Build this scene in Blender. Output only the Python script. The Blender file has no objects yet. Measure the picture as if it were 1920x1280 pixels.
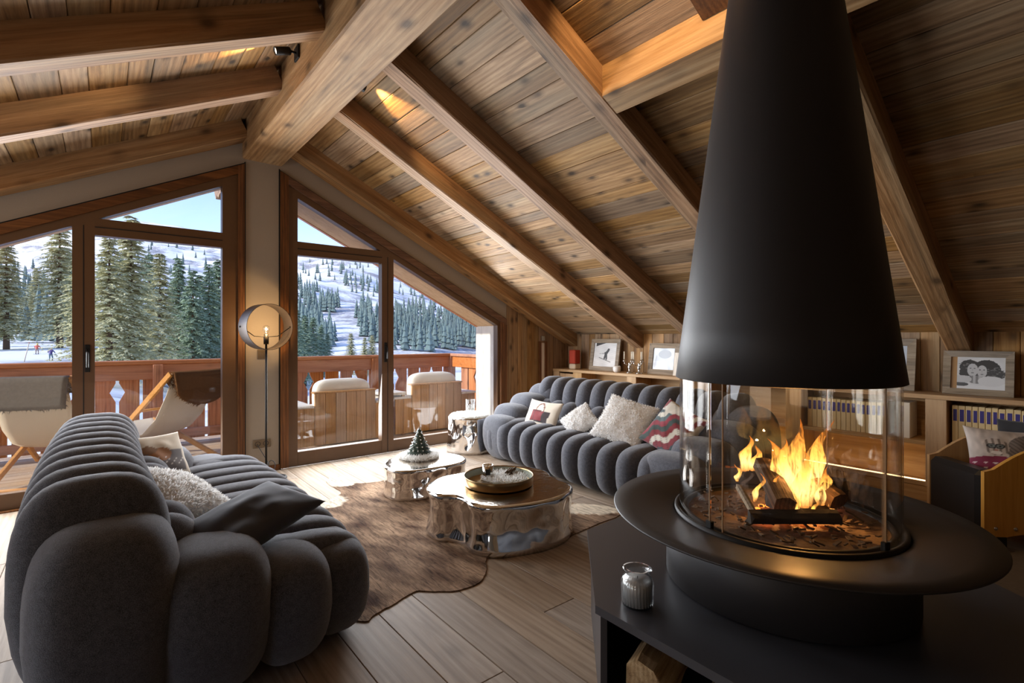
import bpy, bmesh, math, random
import numpy as np
from mathutils import Vector, Matrix, noise as mnoise
random.seed(7); RNG = np.random.default_rng(7)
SC = bpy.context.scene
COL = SC.collection
# ------------------------------------------------------------------ camera, sky, sun, lights, exposure
F_PX = 944.0; YAW = math.radians(39.2); EYE = 1.30; HOR = 632.0
cam_d = bpy.data.cameras.new('camera'); cam_d.sensor_width = 36.0; cam_d.lens = 36.0 * F_PX / 1920.0
cam_d.shift_y = (HOR - 640.0) / 1920.0; cam_d.clip_end = 6000; cam_d.clip_start = .05
cam = bpy.data.objects.new('camera', cam_d); COL.objects.link(cam)
cam.location = (0, 0, EYE); cam.rotation_euler = (math.pi / 2, 0, -YAW)
SC.camera = cam
SC.view_settings.view_transform = 'Standard'; SC.view_settings.look = 'None'
SC.view_settings.gamma = 1.0; SC.view_settings.use_curve_mapping = False
SC.view_settings.exposure = 0.25
w = bpy.data.worlds.new('sky'); SC.world = w; w.use_nodes = True
nt = w.node_tree; sky = nt.nodes.new('ShaderNodeTexSky')
sky.sky_type = 'NISHITA'; sky.sun_disc = False; sky.sun_elevation = math.radians(28); sky.sun_rotation = math.radians(-95)
sky.altitude = 1800; sky.air_density = 1.0; sky.dust_density = .6; sky.ozone_density = 2.5
nt.nodes['Background'].inputs['Strength'].default_value = .34
tm = nt.nodes.new('ShaderNodeMix'); tm.data_type = 'RGBA'; tm.blend_type = 'MULTIPLY'; tm.inputs[0].default_value = 1.; tm.inputs[7].default_value = (1.12, .97, 1.02, 1)
nt.links.new(sky.outputs[0], tm.inputs[6]); nt.links.new(tm.outputs[2], nt.nodes['Background'].inputs[0])
SUN_DIR = Vector((-.84, .10, .44)).normalized()          # towards the sun
sl = bpy.data.lights.new('sun', 'SUN'); sl.energy = 4.6; sl.angle = .009; sl.color = (1, .93, .82)
so = bpy.data.objects.new('sun', sl); COL.objects.link(so); so.rotation_euler = SUN_DIR.to_track_quat('Z', 'Y').to_euler()
def area(name, loc, target, sx, sy, e, color=(1, 1, 1)):
    l = bpy.data.lights.new(name, 'AREA'); l.shape = 'RECTANGLE'; l.size = sx; l.size_y = sy; l.energy = e; l.color = color
    o = bpy.data.objects.new(name, l); COL.objects.link(o); o.location = loc
    o.rotation_euler = (Vector(target) - Vector(loc)).to_track_quat('-Z', 'Y').to_euler(); return o
DAY = (.93, .96, 1.0)
area('daylight_window_right', (2.70, 5.235, 1.10), (2.70, 4.2, .86), 2.4, 1.9, 140, DAY)
area('daylight_window_left', (-.42, 5.235, 1.15), (-.42, 4.2, .92), 2.4, 1.9, 135, DAY)
area('daylight_side_window', (-2.85, 3.3, 1.0), (0, 3.0, .4), 1.8, 1.0, 38, (.80, .88, 1.0))

# ------------------------------------------------------------------ helpers
def ray(u, v):
    a = (u - 960) / F_PX; b = -(v - HOR) / F_PX; s, c = math.sin(YAW), math.cos(YAW)
    return Vector((s + a * c, c - a * s, b))
def onZ(u, v, z=0.):
    r = ray(u, v); t = (z - EYE) / r.z; return Vector((r.x * t, r.y * t, z))
def onX(u, v, X):
    r = ray(u, v); t = X / r.x; return Vector((X, r.y * t, EYE + r.z * t))
def onY(u, v, Y):
    r = ray(u, v); t = Y / r.y; return Vector((r.x * t, Y, EYE + r.z * t))
def atD(u, v, d):                       # a point d metres in front of the camera plane
    r = ray(u, v); return Vector((r.x * d, r.y * d, EYE + r.z * d))

def tag(o, label=None, cat=None, group=None, kind=None):
    if label: o['label'] = label
    if cat: o['category'] = cat
    if group: o['group'] = group
    if kind: o['kind'] = kind
    return o
def thing(name, label, cat, loc=(0, 0, 0), rotz=0, group=None):
    o = bpy.data.objects.new(name, None); COL.objects.link(o); o.empty_display_size = .1
    o.location = loc; o.rotation_euler = (0, 0, rotz); return tag(o, label, cat, group)
def link(name, me, parent=None):
    o = bpy.data.objects.new(name, me); COL.objects.link(o)
    if parent is not None: o.parent = parent
    return o
class MB:
    def __init__(s): s.v = []; s.f = []; s.smooth = []
    def add(s, vs, fs, smooth=False):
        n = len(s.v); s.v += [tuple(p) for p in vs]; s.f += [tuple(i + n for i in f) for f in fs]; s.smooth += [smooth] * len(fs); return s
    def xf(s, m, start=0):
        s.v[start:] = [tuple(m @ Vector(p)) for p in s.v[start:]]; return s
    def box(s, x0, x1, y0, y1, z0, z1, c=0.0):
        if x1 < x0: x0, x1 = x1, x0
        if y1 < y0: y0, y1 = y1, y0
        if z1 < z0: z0, z1 = z1, z0
        if c <= 0:
            return s.add([(x0, y0, z0), (x1, y0, z0), (x1, y1, z0), (x0, y1, z0), (x0, y0, z1), (x1, y0, z1), (x1, y1, z1), (x0, y1, z1)],
                         [(0, 3, 2, 1), (4, 5, 6, 7), (0, 1, 5, 4), (1, 2, 6, 5), (2, 3, 7, 6), (3, 0, 4, 7)])
        c = min(c, (x1 - x0) * .45, (y1 - y0) * .45, (z1 - z0) * .45)
        vs = []; idx = {}
        for i, X in enumerate((x0, x1)):
            for j, Y in enumerate((y0, y1)):
                for k, Z in enumerate((z0, z1)):
                    dx = c if i == 0 else -c; dy = c if j == 0 else -c; dz = c if k == 0 else -c
                    idx[i, j, k] = len(vs); vs += [(X, Y + dy, Z + dz), (X + dx, Y, Z + dz), (X + dx, Y + dy, Z)]
        g = lambda i, j, k, a: idx[i, j, k] + a
        fs = [(g(0,0,0,0), g(0,0,1,0), g(0,1,1,0), g(0,1,0,0)), (g(1,0,0,0), g(1,1,0,0), g(1,1,1,0), g(1,0,1,0)),
              (g(0,0,0,1), g(1,0,0,1), g(1,0,1,1), g(0,0,1,1)), (g(0,1,0,1), g(0,1,1,1), g(1,1,1,1), g(1,1,0,1)),
              (g(0,0,0,2), g(0,1,0,2), g(1,1,0,2), g(1,0,0,2)), (g(0,0,1,2), g(1,0,1,2), g(1,1,1,2), g(0,1,1,2))]
        for j in (0, 1):
            for k in (0, 1): fs.append((g(0,j,k,1), g(1,j,k,1), g(1,j,k,2), g(0,j,k,2)))
        for i in (0, 1):
            for k in (0, 1): fs.append((g(i,0,k,0), g(i,1,k,0), g(i,1,k,2), g(i,0,k,2)))
        for i in (0, 1):
            for j in (0, 1): fs.append((g(i,j,0,0), g(i,j,1,0), g(i,j,1,1), g(i,j,0,1)))
        for i in (0, 1):
            for j in (0, 1):
                for k in (0, 1): fs.append((g(i,j,k,0), g(i,j,k,1), g(i,j,k,2)))
        return s.add(vs, fs)
    def prism_y(s, poly, y0, y1):        # polygon in x,z extruded along y
        n = len(poly); vs = [(p[0], y0, p[1]) for p in poly] + [(p[0], y1, p[1]) for p in poly]
        fs = [tuple(range(n)), tuple(range(2 * n - 1, n - 1, -1))] + [(i, i + n, (i + 1) % n + n, (i + 1) % n) for i in range(n)]
        return s.add(vs, fs)
    def prism_z(s, poly, z0, z1):
        n = len(poly); vs = [(p[0], p[1], z0) for p in poly] + [(p[0], p[1], z1) for p in poly]
        fs = [tuple(range(n - 1, -1, -1)), tuple(range(n, 2 * n))] + [(i, (i + 1) % n, (i + 1) % n + n, i + n) for i in range(n)]
        return s.add(vs, fs)
    def lathe(s, prof, n=32, c=(0, 0, 0), smooth=True, flute=None, cap=True):   # prof: (r,z) bottom to top
        vs = []; fs = []
        for r, z in prof:
            for i in range(n):
                t = 2 * math.pi * i / n; rr = r if flute is None else r * (1 + flute(t, z))
                vs.append((c[0] + rr * math.cos(t), c[1] + rr * math.sin(t), c[2] + z))
        for k in range(len(prof) - 1):
            for i in range(n): fs.append((k * n + i, k * n + (i + 1) % n, (k + 1) * n + (i + 1) % n, (k + 1) * n + i))
        if cap and prof[0][0] > 1e-5: fs.append(tuple(range(n - 1, -1, -1)))
        if cap and prof[-1][0] > 1e-5: fs.append(tuple((len(prof) - 1) * n + i for i in range(n)))
        return s.add(vs, fs, smooth)
    def tube(s, pts, r, n=8, smooth=True, closed=False):
        pts = [Vector(p) for p in pts]; m = len(pts); vs = []; fs = []
        rs = r if isinstance(r, (list, tuple)) else [r] * m
        up = Vector((0, 0, 1))
        for i, p in enumerate(pts):
            a = pts[(i - 1) % m] if (closed or i > 0) else p; b = pts[(i + 1) % m] if (closed or i < m - 1) else p
            d = (b - a).normalized() if (b - a).length > 1e-9 else Vector((0, 0, 1))
            e = d.cross(up)
            if e.length < .05: e = d.cross(Vector((1, 0, 0)))
            e.normalize(); f = e.cross(d)
            for k in range(n):
                t = 2 * math.pi * k / n; vs.append(p + e * (rs[i] * math.cos(t)) + f * (rs[i] * math.sin(t)))
        for i in range(m if closed else m - 1):
            for k in range(n):
                j = (i + 1) % m; fs.append((i * n + k, i * n + (k + 1) % n, j * n + (k + 1) % n, j * n + k))
        if not closed: fs += [tuple(range(n - 1, -1, -1)), tuple((m - 1) * n + k for k in range(n))]
        return s.add(vs, fs, smooth)
    def superell(s, c, h, e1=.7, e2=.8, nu=28, nv=16, rotz=0., taper=0.):
        vs = []; fs = []; cr, sr = math.cos(rotz), math.sin(rotz)
        sg = lambda t, e: math.copysign(abs(t) ** e, t)
        for j in range(nv + 1):
            ph = -math.pi / 2 + math.pi * j / nv; cz = sg(math.cos(ph), e1); z = sg(math.sin(ph), e1)
            k = 1 - taper * max(0, -z) ** 1.5
            for i in range(nu):
                t = 2 * math.pi * i / nu
                x = h[0] * cz * sg(math.cos(t), e2) * k; y = h[1] * cz * sg(math.sin(t), e2) * k
                vs.append((c[0] + x * cr - y * sr, c[1] + x * sr + y * cr, c[2] + h[2] * z))
        for j in range(nv):
            for i in range(nu): fs.append((j * nu + i, j * nu + (i + 1) % nu, (j + 1) * nu + (i + 1) % nu, (j + 1) * nu + i))
        return s.add(vs, fs, True)
    def mesh(s, name, mat=None):
        me = bpy.data.meshes.new(name); me.from_pydata(s.v, [], s.f)
        me.polygons.foreach_set('use_smooth', s.smooth)
        if mat: me.materials.append(mat)
        me.validate(); me.update(); return me
    def build(s, name, mat=None, parent=None): return link(name, s.mesh(name, mat), parent)
def box(name, mat, parent, *a, c=.003): return MB().box(*a, c=c).build(name, mat, parent)
def fixn(o):
    bm = bmesh.new(); bm.from_mesh(o.data); bmesh.ops.recalc_face_normals(bm, faces=bm.faces); bm.to_mesh(o.data); bm.free(); return o
def setcol(me, cols):
    a = me.color_attributes.new('Col', 'FLOAT_COLOR', 'POINT')
    c = np.ones((len(me.vertices), 4), np.float32); c[:, :3] = cols; a.data.foreach_set('color', c.ravel())
def s2l(r, g=None, b=None):
    if g is None: r, g, b = r
    f = lambda c: (c / 12.92 if c <= .04045 else ((c + .055) / 1.055) ** 2.4)
    return (f(r / 255), f(g / 255), f(b / 255))
def copy_thing(o, loc=None, rotz=None, scale=None):
    c = o.copy(); COL.objects.link(c)
    if loc is not None: c.location = loc
    if rotz is not None: c.rotation_euler = (0, 0, rotz)
    if scale is not None: c.scale = (scale,) * 3 if not hasattr(scale, '__len__') else scale
    for ch in list(o.children):
        d = ch.copy(); COL.objects.link(d); d.parent = c
        for g in list(ch.children):
            e = g.copy(); COL.objects.link(e); e.parent = d
    return c
def fur(name, me_src, mat, parent, count, length, width=.004, droop=.3, minz=-2., seed=1, gather=None):
    """short hairs on an existing mesh (one part that nobody could count)"""
    rg = np.random.default_rng(seed); tri = []; nor = []; vs = [v.co.copy() for v in me_src.vertices]
    for p in me_src.polygons:
        if p.normal.z < minz: continue
        for k in range(1, len(p.vertices) - 1): tri.append((p.vertices[0], p.vertices[k], p.vertices[k + 1])); nor.append(p.normal.copy())
    ar = np.array([((vs[b] - vs[a]).cross(vs[c] - vs[a])).length for a, b, c in tri]); ar = ar / ar.sum()
    pick = rg.choice(len(tri), count, p=ar); V = []; Fc = []
    R = rg.random((count, 8))
    for q, i in enumerate(pick):
        a, b, c = (vs[t] for t in tri[i]); r1, r2 = R[q, 0], R[q, 1]
        if r1 + r2 > 1: r1, r2 = 1 - r1, 1 - r2
        p = a + (b - a) * r1 + (c - a) * r2; n = nor[i]
        d = (n + Vector((R[q, 2] - .5, R[q, 3] - .5, R[q, 4] - .5 - droop * .4)) * 1.5).normalized()
        L = length * (.5 + R[q, 5]); sd = d.cross(Vector((R[q, 6] - .5, R[q, 7] - .5, .3))).normalized() * width
        k = len(V); m = p + d * L * .6; e = p + d * L + Vector((0, 0, -droop * L))
        V += [p - sd - n * .002, p + sd - n * .002, m + sd * .7, m - sd * .7, e]; Fc += [(k, k + 1, k + 2, k + 3), (k + 3, k + 2, k + 4)]
    me = bpy.data.meshes.new(name); me.from_pydata([tuple(v) for v in V], [], Fc); me.materials.append(mat); me.update()
    o = link(name, me, parent); o['kind'] = 'stuff'; return o

# ------------------------------------------------------------------ materials
M = {}
class NB:
    def __init__(s, name):
        s.m = bpy.data.materials.new(name); s.m.use_nodes = True; s.t = s.m.node_tree; s.b = s.t.nodes['Principled BSDF']; M[name] = s.m
    def n(s, t, **k):
        x = s.t.nodes.new(t)
        for a, b in k.items():
            if a.startswith('i_'): x.inputs[int(a[2:]) if a[2:].isdigit() else a[2:]].default_value = b
            else: setattr(x, a, b)
        return x
    def l(s, a, b): s.t.links.new(a, b)
    def ramp(s, fac, stops):
        r = s.n('ShaderNodeValToRGB'); e = r.color_ramp.elements
        while len(e) < len(stops): e.new(.5)
        for i, (p, c) in enumerate(stops): e[i].position = p; e[i].color = (*c, 1)
        s.l(fac, r.inputs[0]); return r.outputs[0]
    def mix(s, fac, a, b, mode='MIX'):
        x = s.n('ShaderNodeMix', data_type='RGBA', blend_type=mode)
        for k, v in ((0, fac), (6, a), (7, b)):
            if isinstance(v, (int, float)): x.inputs[k].default_value = v
            elif isinstance(v, tuple): x.inputs[k].default_value = (*v, 1)
            else: s.l(v, x.inputs[k])
        return x.outputs[2]
    def math(s, op, a, b=0.):
        x = s.n('ShaderNodeMath', operation=op)
        for k, v in ((0, a), (1, b)):
            if isinstance(v, (int, float)): x.inputs[k].default_value = v
            else: s.l(v, x.inputs[k])
        return x.outputs[0]
    def coords(s, scale=(1, 1, 1), rnd=True, kind='Object'):
        tc = s.n('ShaderNodeTexCoord'); out = tc.outputs[kind]
        if rnd:
            oi = s.n('ShaderNodeObjectInfo'); va = s.n('ShaderNodeVectorMath', operation='MULTIPLY_ADD')
            va.inputs[0].default_value = (1, 1, 1); s.l(oi.outputs['Random'], va.inputs[0]); va.inputs[1].default_value = (37.1, 23.7, 51.3); s.l(out, va.inputs[2]); out = va.outputs[0]; s.rand = oi.outputs['Random']
        mp = s.n('ShaderNodeMapping'); mp.inputs['Scale'].default_value = scale; s.l(out, mp.inputs[0]); return mp.outputs[0]
    def noise(s, vec, scale=5., detail=4., rough=.55, dist=0.):
        x = s.n('ShaderNodeTexNoise'); x.inputs['Scale'].default_value = scale; x.inputs['Detail'].default_value = detail; x.inputs['Roughness'].default_value = rough; x.inputs['Distortion'].default_value = dist
        if vec is not None: s.l(vec, x.inputs['Vector'])
        return x.outputs['Fac']
    def bump(s, h, strength=.3, dist=.01):
        b = s.n('ShaderNodeBump'); b.inputs['Strength'].default_value = strength; b.inputs['Distance'].default_value = dist; s.l(h, b.inputs['Height']); s.l(b.outputs[0], s.b.inputs['Normal'])
    def col(s, c):
        if isinstance(c, tuple): s.b.inputs['Base Color'].default_value = (*c, 1)
        else: s.l(c, s.b.inputs['Base Color'])
    def set(s, **k):
        for a, v in k.items(): s.b.inputs[a.replace('_', ' ')].default_value = v
        return s
def plain(name, c, rough=.5, metal=0., spec=.5, bump=0., bscale=60., var=0., coat=0.):
    b = NB(name); b.set(Roughness=rough, Metallic=metal); b.b.inputs['Specular IOR Level'].default_value = spec
    if coat: b.b.inputs['Coat Weight'].default_value = coat
    if var or bump:
        n = b.noise(b.coords((1, 1, 1)), bscale, 4)
        if var: b.col(b.mix(n, tuple(x * (1 - var) for x in c), tuple(min(1, x * (1 + var)) for x in c)))
        else: b.col(c)
        if bump: b.bump(n, bump, .004)
    else: b.col(c)
    return b.m
def wood(name, dark, mid, light, along='Y', g=1.0, rough=.62, rv=.35, bump=.35, knots=.5, coat=0., spec=.35, greys=None):
    b = NB(name); b.set(Roughness=rough); b.b.inputs['Specular IOR Level'].default_value = spec; b.b.inputs['Coat Weight'].default_value = coat
    sc = {'X': (.75, 11, 11), 'Y': (11, .75, 11), 'Z': (11, 11, .75)}[along]; sc = tuple(x * g for x in sc)
    v = b.coords(sc); n1 = b.noise(v, 1.2, 8, .66, 1.6)
    sc2 = {'X': (4, 120, 120), 'Y': (120, 4, 120), 'Z': (120, 120, 4)}[along]
    v2 = b.coords(tuple(x * g for x in sc2)); n2 = b.noise(v2, 1.0, 4, .6, .4)
    w_ = b.n('ShaderNodeTexWave', wave_type='BANDS', bands_direction={'X': 'Y', 'Y': 'X', 'Z': 'X'}[along]); w_.inputs['Scale'].default_value = .9; w_.inputs['Distortion'].default_value = 14; w_.inputs['Detail'].default_value = 4; w_.inputs['Detail Scale'].default_value = .35; w_.inputs['Detail Roughness'].default_value = .6; b.l(v, w_.inputs['Vector'])
    h = b.math('ADD', b.math('MULTIPLY', n1, .66), b.math('ADD', b.math('MULTIPLY', n2, .26), b.math('MULTIPLY', w_.outputs['Fac'], .10)))
    c = b.ramp(h, [(.29, dark), (.50, mid), (.71, light)])
    if greys:
        vg = b.coords(tuple(x * .35 for x in sc)); c = b.mix(b.math('MULTIPLY', b.ramp(b.noise(vg, 1.6, 3), [(.45, (0, 0, 0)), (.7, (1, 1, 1))]), greys[1]), c, b.mix(1., greys[0], b.ramp(h, [(.3, (.45,) * 3), (.7, (1, 1, 1))]), 'MULTIPLY'))
    if knots:
        vo = b.n('ShaderNodeTexVoronoi'); vo.inputs['Scale'].default_value = 1.0
        sk = {'X': (5, 9, 9), 'Y': (9, 5, 9), 'Z': (9, 9, 5)}[along]; b.l(b.coords(tuple(x * g for x in sk)), vo.inputs['Vector'])
        sp_ = b.n('ShaderNodeSeparateColor'); b.l(vo.outputs['Color'], sp_.inputs[0]); sel = b.math('GREATER_THAN', sp_.outputs[0], .55)
        k = b.ramp(vo.outputs['Distance'], [(.10, (1, 1, 1)), (.24, (.35,) * 3), (.40, (0, 0, 0))]); c = b.mix(b.math('MULTIPLY', b.math('MULTIPLY', k, sel), min(1., knots * 1.5)), c, tuple(x * .25 for x in dark))
    r = b.n('ShaderNodeMapRange'); b.l(b.rand, r.inputs[0]); r.inputs[3].default_value = 1 - rv; r.inputs[4].default_value = 1 + rv * .8
    hs = b.n('ShaderNodeHueSaturation'); b.l(c, hs.inputs['Color']); b.l(r.outputs[0], hs.inputs['Value'])
    r2 = b.n('ShaderNodeMapRange'); b.l(b.math('FRACT', b.math('MULTIPLY', b.rand, 17.3)), r2.inputs[0]); r2.inputs[3].default_value = .78; r2.inputs[4].default_value = 1.12; b.l(r2.outputs[0], hs.inputs['Saturation'])
    b.col(hs.outputs[0]); b.bump(b.math('ADD', b.math('MULTIPLY', n2, .7), n1), bump, .006); return b.m
def attr_mat(name, rough=.7, bump=0., bscale=400., sheen=0., coat=0.):
    b = NB(name); b.set(Roughness=rough); a = b.n('ShaderNodeAttribute', attribute_name='Col'); b.col(a.outputs['Color'])
    if sheen: b.b.inputs['Sheen Weight'].default_value = sheen
    if coat: b.b.inputs['Coat Weight'].default_value = coat
    if bump: b.bump(b.noise(b.coords((1, 1, 1)), bscale, 2), bump, .002)
    return b.m
def fabric(name, c1, c2, scale=260., bump=.6, rough=.9, sheen=.4):
    b = NB(name); b.set(Roughness=rough); b.b.inputs['Sheen Weight'].default_value = sheen; b.b.inputs['Sheen Roughness'].default_value = .5; b.b.inputs['Specular IOR Level'].default_value = .15
    v = b.coords((1, 1, 1), rnd=False); n = b.noise(v, scale, 3, .6); n2 = b.noise(v, scale * .12, 3)
    b.col(b.mix(b.ramp(b.math('ADD', b.math('MULTIPLY', n, .8), b.math('MULTIPLY', n2, .2)), [(.38, (0, 0, 0)), (.62, (1, 1, 1))]), c1, c2)); b.bump(n, bump, .004); return b.m
def glassy(name, tint=(1, 1, 1), rough=0., ior=1.45, refl=1.0, milk=0.):
    """clear pane: see-through with a mirror reflection that grows at grazing angles"""
    b = NB(name); t = b.t; t.nodes.remove(b.b); out = t.nodes['Material Output']
    tr = b.n('ShaderNodeBsdfTransparent'); tr.inputs[0].default_value = (*tint, 1); gl = b.n('ShaderNodeBsdfGlossy'); gl.inputs['Roughness'].default_value = rough
    lw_ = b.n('ShaderNodeLayerWeight'); lw_.inputs[0].default_value = .5; f0 = ((ior - 1) / (ior + 1)) ** 2
    fr = b.math('ADD', b.math('MULTIPLY', b.math('POWER', lw_.outputs['Facing'], 5.), 1 - f0), f0); mx = b.n('ShaderNodeMixShader')
    b.l(b.math('MULTIPLY', fr, refl), mx.inputs[0]); b.l(tr.outputs[0], mx.inputs[1]); b.l(gl.outputs[0], mx.inputs[2]); b.l(mx.outputs[0], out.inputs[0]); return b.m
def emis(name, c, e):
    b = NB(name); b.col((0, 0, 0)); b.b.inputs['Emission Color'].default_value = (*c, 1); b.b.inputs['Emission Strength'].default_value = e; return b.m

GREY_W = (s2l(158, 141, 110), .5)
wood('ceil_wood', s2l(84, 60, 34), s2l(142, 108, 68), s2l(176, 142, 98), 'Y', g=1.0, rv=.34, greys=GREY_W, knots=.6)
wood('rafter_wood', s2l(92, 60, 30), s2l(150, 108, 64), s2l(184, 142, 96), 'X', g=.9, rv=.12, greys=(s2l(160, 142, 110), .5), knots=.5)
wood('beam_wood', s2l(92, 64, 38), s2l(156, 120, 80), s2l(192, 158, 116), 'Y', g=.8, rv=.05, greys=(s2l(172, 154, 124), .5), knots=.5, bump=.6)
wood('clad_wood', s2l(84, 58, 32), s2l(148, 110, 66), s2l(180, 142, 96), 'Z', g=1.0, rv=.28, greys=GREY_W, knots=.5)
wood('floor_oak', s2l(122, 104, 86), s2l(158, 139, 119), s2l(184, 166, 145), 'Y', g=.8, rv=.12, bump=.10, knots=.25, rough=.58, spec=.2)
wood('trim_wood', s2l(58, 34, 16), s2l(104, 66, 36), s2l(138, 92, 54), 'Z', g=1.2, rv=.1, bump=.2, knots=.15, rough=.5)
wood('trim_slope', s2l(58, 34, 16), s2l(104, 66, 36), s2l(138, 92, 54), 'X', g=1.2, rv=.1, bump=.2, knots=.15, rough=.5)
plain('sash_wood', s2l(92, 64, 38), .45, var=.12, bscale=9)
wood('white_wood', s2l(196, 186, 170), s2l(226, 218, 204), s2l(240, 234, 224), 'Z', g=1., rv=.04, bump=.1, knots=.1)
wood('soffit_wood', s2l(176, 140, 104), s2l(206, 172, 134), s2l(222, 192, 156), 'X', g=1., rv=.05, bump=.1, knots=.1)
wood('rail_wood', s2l(146, 86, 46), s2l(196, 122, 70), s2l(214, 146, 92), 'Z', g=1., rv=.12, bump=.1, knots=.25, rough=.45)
wood('rail_long', s2l(146, 86, 46), s2l(196, 122, 70), s2l(214, 146, 92), 'X', g=1., rv=.08, bump=.1, knots=.2, rough=.45)
wood('lounge_wood', s2l(150, 106, 60), s2l(186, 138, 86), s2l(206, 162, 110), 'Z', g=1., rv=.14, bump=.1, knots=.2, rough=.5)
wood('deck_wood', s2l(140, 112, 86), s2l(184, 158, 130), s2l(206, 184, 160), 'X', g=1., rv=.12, bump=.15, knots=.1)
wood('chair_wood', s2l(150, 98, 48), s2l(196, 140, 80), s2l(216, 164, 104), 'X', g=2., rv=.05, bump=.05, knots=0)
wood('oak_case', s2l(150, 116, 76), s2l(184, 148, 104), s2l(204, 172, 128), 'Y', g=1.2, rv=.04, bump=.06, knots=0, rough=.5)
wood('oak_upright', s2l(150, 116, 76), s2l(184, 148, 104), s2l(204, 172, 128), 'Z', g=1.2, rv=.04, bump=.06, knots=0, rough=.5)
wood('frame_wood', s2l(96, 84, 70), s2l(140, 124, 104), s2l(172, 156, 134), 'Y', g=2., rv=.12, bump=.3, knots=.1)
wood('ply', s2l(164, 118, 58), s2l(190, 142, 76), s2l(204, 158, 92), 'Z', g=1., rv=.03, bump=.03, knots=0, rough=.4)
plain('plaster', s2l(158, 146, 130), .9, var=.05, bump=.1, bscale=90)
plain('shadow_gap', (.012, .011, .01), .9)
plain('black_metal', s2l(40, 38, 38), .42, 0., .5, bump=.03, bscale=300)
plain('hearth_steel', s2l(46, 42, 40), .45, .1, .4, bump=.03, bscale=260)
plain('cone_paint', s2l(38, 35, 35), .5, 0., .35, bump=.06, bscale=420)
plain('bench_stone', s2l(62, 61, 64), .30, 0., .5, var=.25, bscale=500)
plain('dark_iron', s2l(36, 34, 32), .5, .6)
plain('lamp_iron', s2l(70, 62, 58), .42, .7, bump=.05)
plain('steel', s2l(200, 200, 200), .25, 1.)
plain('plate_bronze', s2l(120, 104, 84), .45, .6)
plain('black_leather', s2l(30, 28, 28), .34, 0., .5, bump=.15, bscale=180)
plain('white_ceramic', s2l(230, 226, 220), .3)
plain('red_mesh', s2l(176, 58, 34), .7, bump=.3, bscale=500)
plain('cream_plastic', s2l(214, 196, 172), .4)
plain('cushion_white', s2l(236, 230, 218), .9, bump=.3, bscale=60)
plain('canvas', s2l(206, 190, 166), .9, bump=.5, bscale=300, var=.08)
for n_, c_ in (('white_fur', s2l(248, 245, 240)), ('cream_fur', s2l(250, 247, 242)), ('brown_fleece', s2l(120, 84, 56)), ('grey_fleece', s2l(150, 140, 130))):
    b = NB(n_); t_ = b.t; t_.nodes.remove(b.b); df = b.n('ShaderNodeBsdfDiffuse'); tl = b.n('ShaderNodeBsdfTranslucent'); mx = b.n('ShaderNodeMixShader'); mx.inputs[0].default_value = .4
    cc = b.mix(b.noise(b.coords((1, 1, 1)), 45., 3), tuple(x * .8 for x in c_), tuple(min(1, x * 1.12) for x in c_)); b.l(cc, df.inputs[0]); b.l(cc, tl.inputs[0]); b.l(df.outputs[0], mx.inputs[1]); b.l(tl.outputs[0], mx.inputs[2]); b.l(mx.outputs[0], t_.nodes['Material Output'].inputs[0])
plain('paper_cream', s2l(212, 190, 142), .7, var=.06, bscale=40)
plain('page_white', s2l(226, 216, 196), .8)
plain('label_blue', s2l(52, 44, 120), .6)
plain('brass', s2l(150, 124, 86), .3, 1., bump=.05, bscale=120)
plain('tray_inner', s2l(150, 156, 140), .4)
plain('silver', s2l(214, 212, 208), .14, 1.)
plain('candle_wax', s2l(232, 224, 206), .5)
plain('black_print', s2l(24, 24, 28), .5)
plain('charred', s2l(40, 32, 26), .9, bump=.8, bscale=50, var=.4)
wood('firewood', s2l(120, 92, 62), s2l(178, 146, 104), s2l(206, 178, 138), 'X', g=2., rv=.2, bump=.8, knots=.2, rough=.85)
plain('bark', s2l(96, 78, 60), .95, bump=1., bscale=40, var=.4)
plain('ash', s2l(112, 92, 76), .95, var=.6, bscale=60, bump=.9)
wood('burnt_wood', s2l(22, 16, 12), s2l(74, 54, 38), s2l(120, 92, 62), 'X', g=2.5, rv=.2, bump=1., knots=.2, rough=.9)
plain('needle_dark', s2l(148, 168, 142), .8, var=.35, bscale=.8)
plain('needle_lit', s2l(196, 194, 156), .8, var=.35, bscale=.8)  # copy of the needles with sunlight put into the colour
plain('needle_haze', s2l(98, 116, 114), .9, var=.25, bscale=.05)  # bluish distance haze painted into the needle colour
plain('trunk', s2l(90, 74, 62), .95, bump=.6, bscale=8)
b = NB('chrome'); b.col(s2l(216, 214, 212)); b.set(Metallic=1., Roughness=.07); b.bump(b.noise(b.coords((1, 1, 1)), 5., 2), .12, .05)
b = NB('bronze_top'); b.col(s2l(216, 206, 192)); b.set(Metallic=1., Roughness=.11); b.bump(b.noise(b.coords((1, 1, 1)), 14., 3), .12, .02)
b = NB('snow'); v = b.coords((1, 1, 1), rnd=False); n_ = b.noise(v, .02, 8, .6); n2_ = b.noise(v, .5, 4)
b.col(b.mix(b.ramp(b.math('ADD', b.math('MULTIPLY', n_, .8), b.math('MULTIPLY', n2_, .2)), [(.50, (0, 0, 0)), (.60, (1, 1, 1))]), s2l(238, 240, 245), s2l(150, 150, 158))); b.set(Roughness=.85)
fabric('boucle_grey', s2l(42, 44, 50), s2l(100, 102, 112), 420.)
glassy('window_glass', (.97, .98, .98), 0., 1.5, 1.0)
glassy('hearth_glass', (.97, .95, .92), 0., 1.45, .9)
glassy('jar_glass', (.93, .94, .94), .02, 1.5, 1.4)
attr_mat('print_cloth', .85, .3, 350., .2); attr_mat('print_photo', .35, coat=.4); attr_mat('hide', .8, .6, 120.)
emis('bulb_glow', (1, .66, .32), 14.); emis('spot_glow', (1, .8, .55), 12.); emis('led_glow', (1, .72, .38), 3.); emis('ember', (1, .22, .03), 3.)
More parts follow.
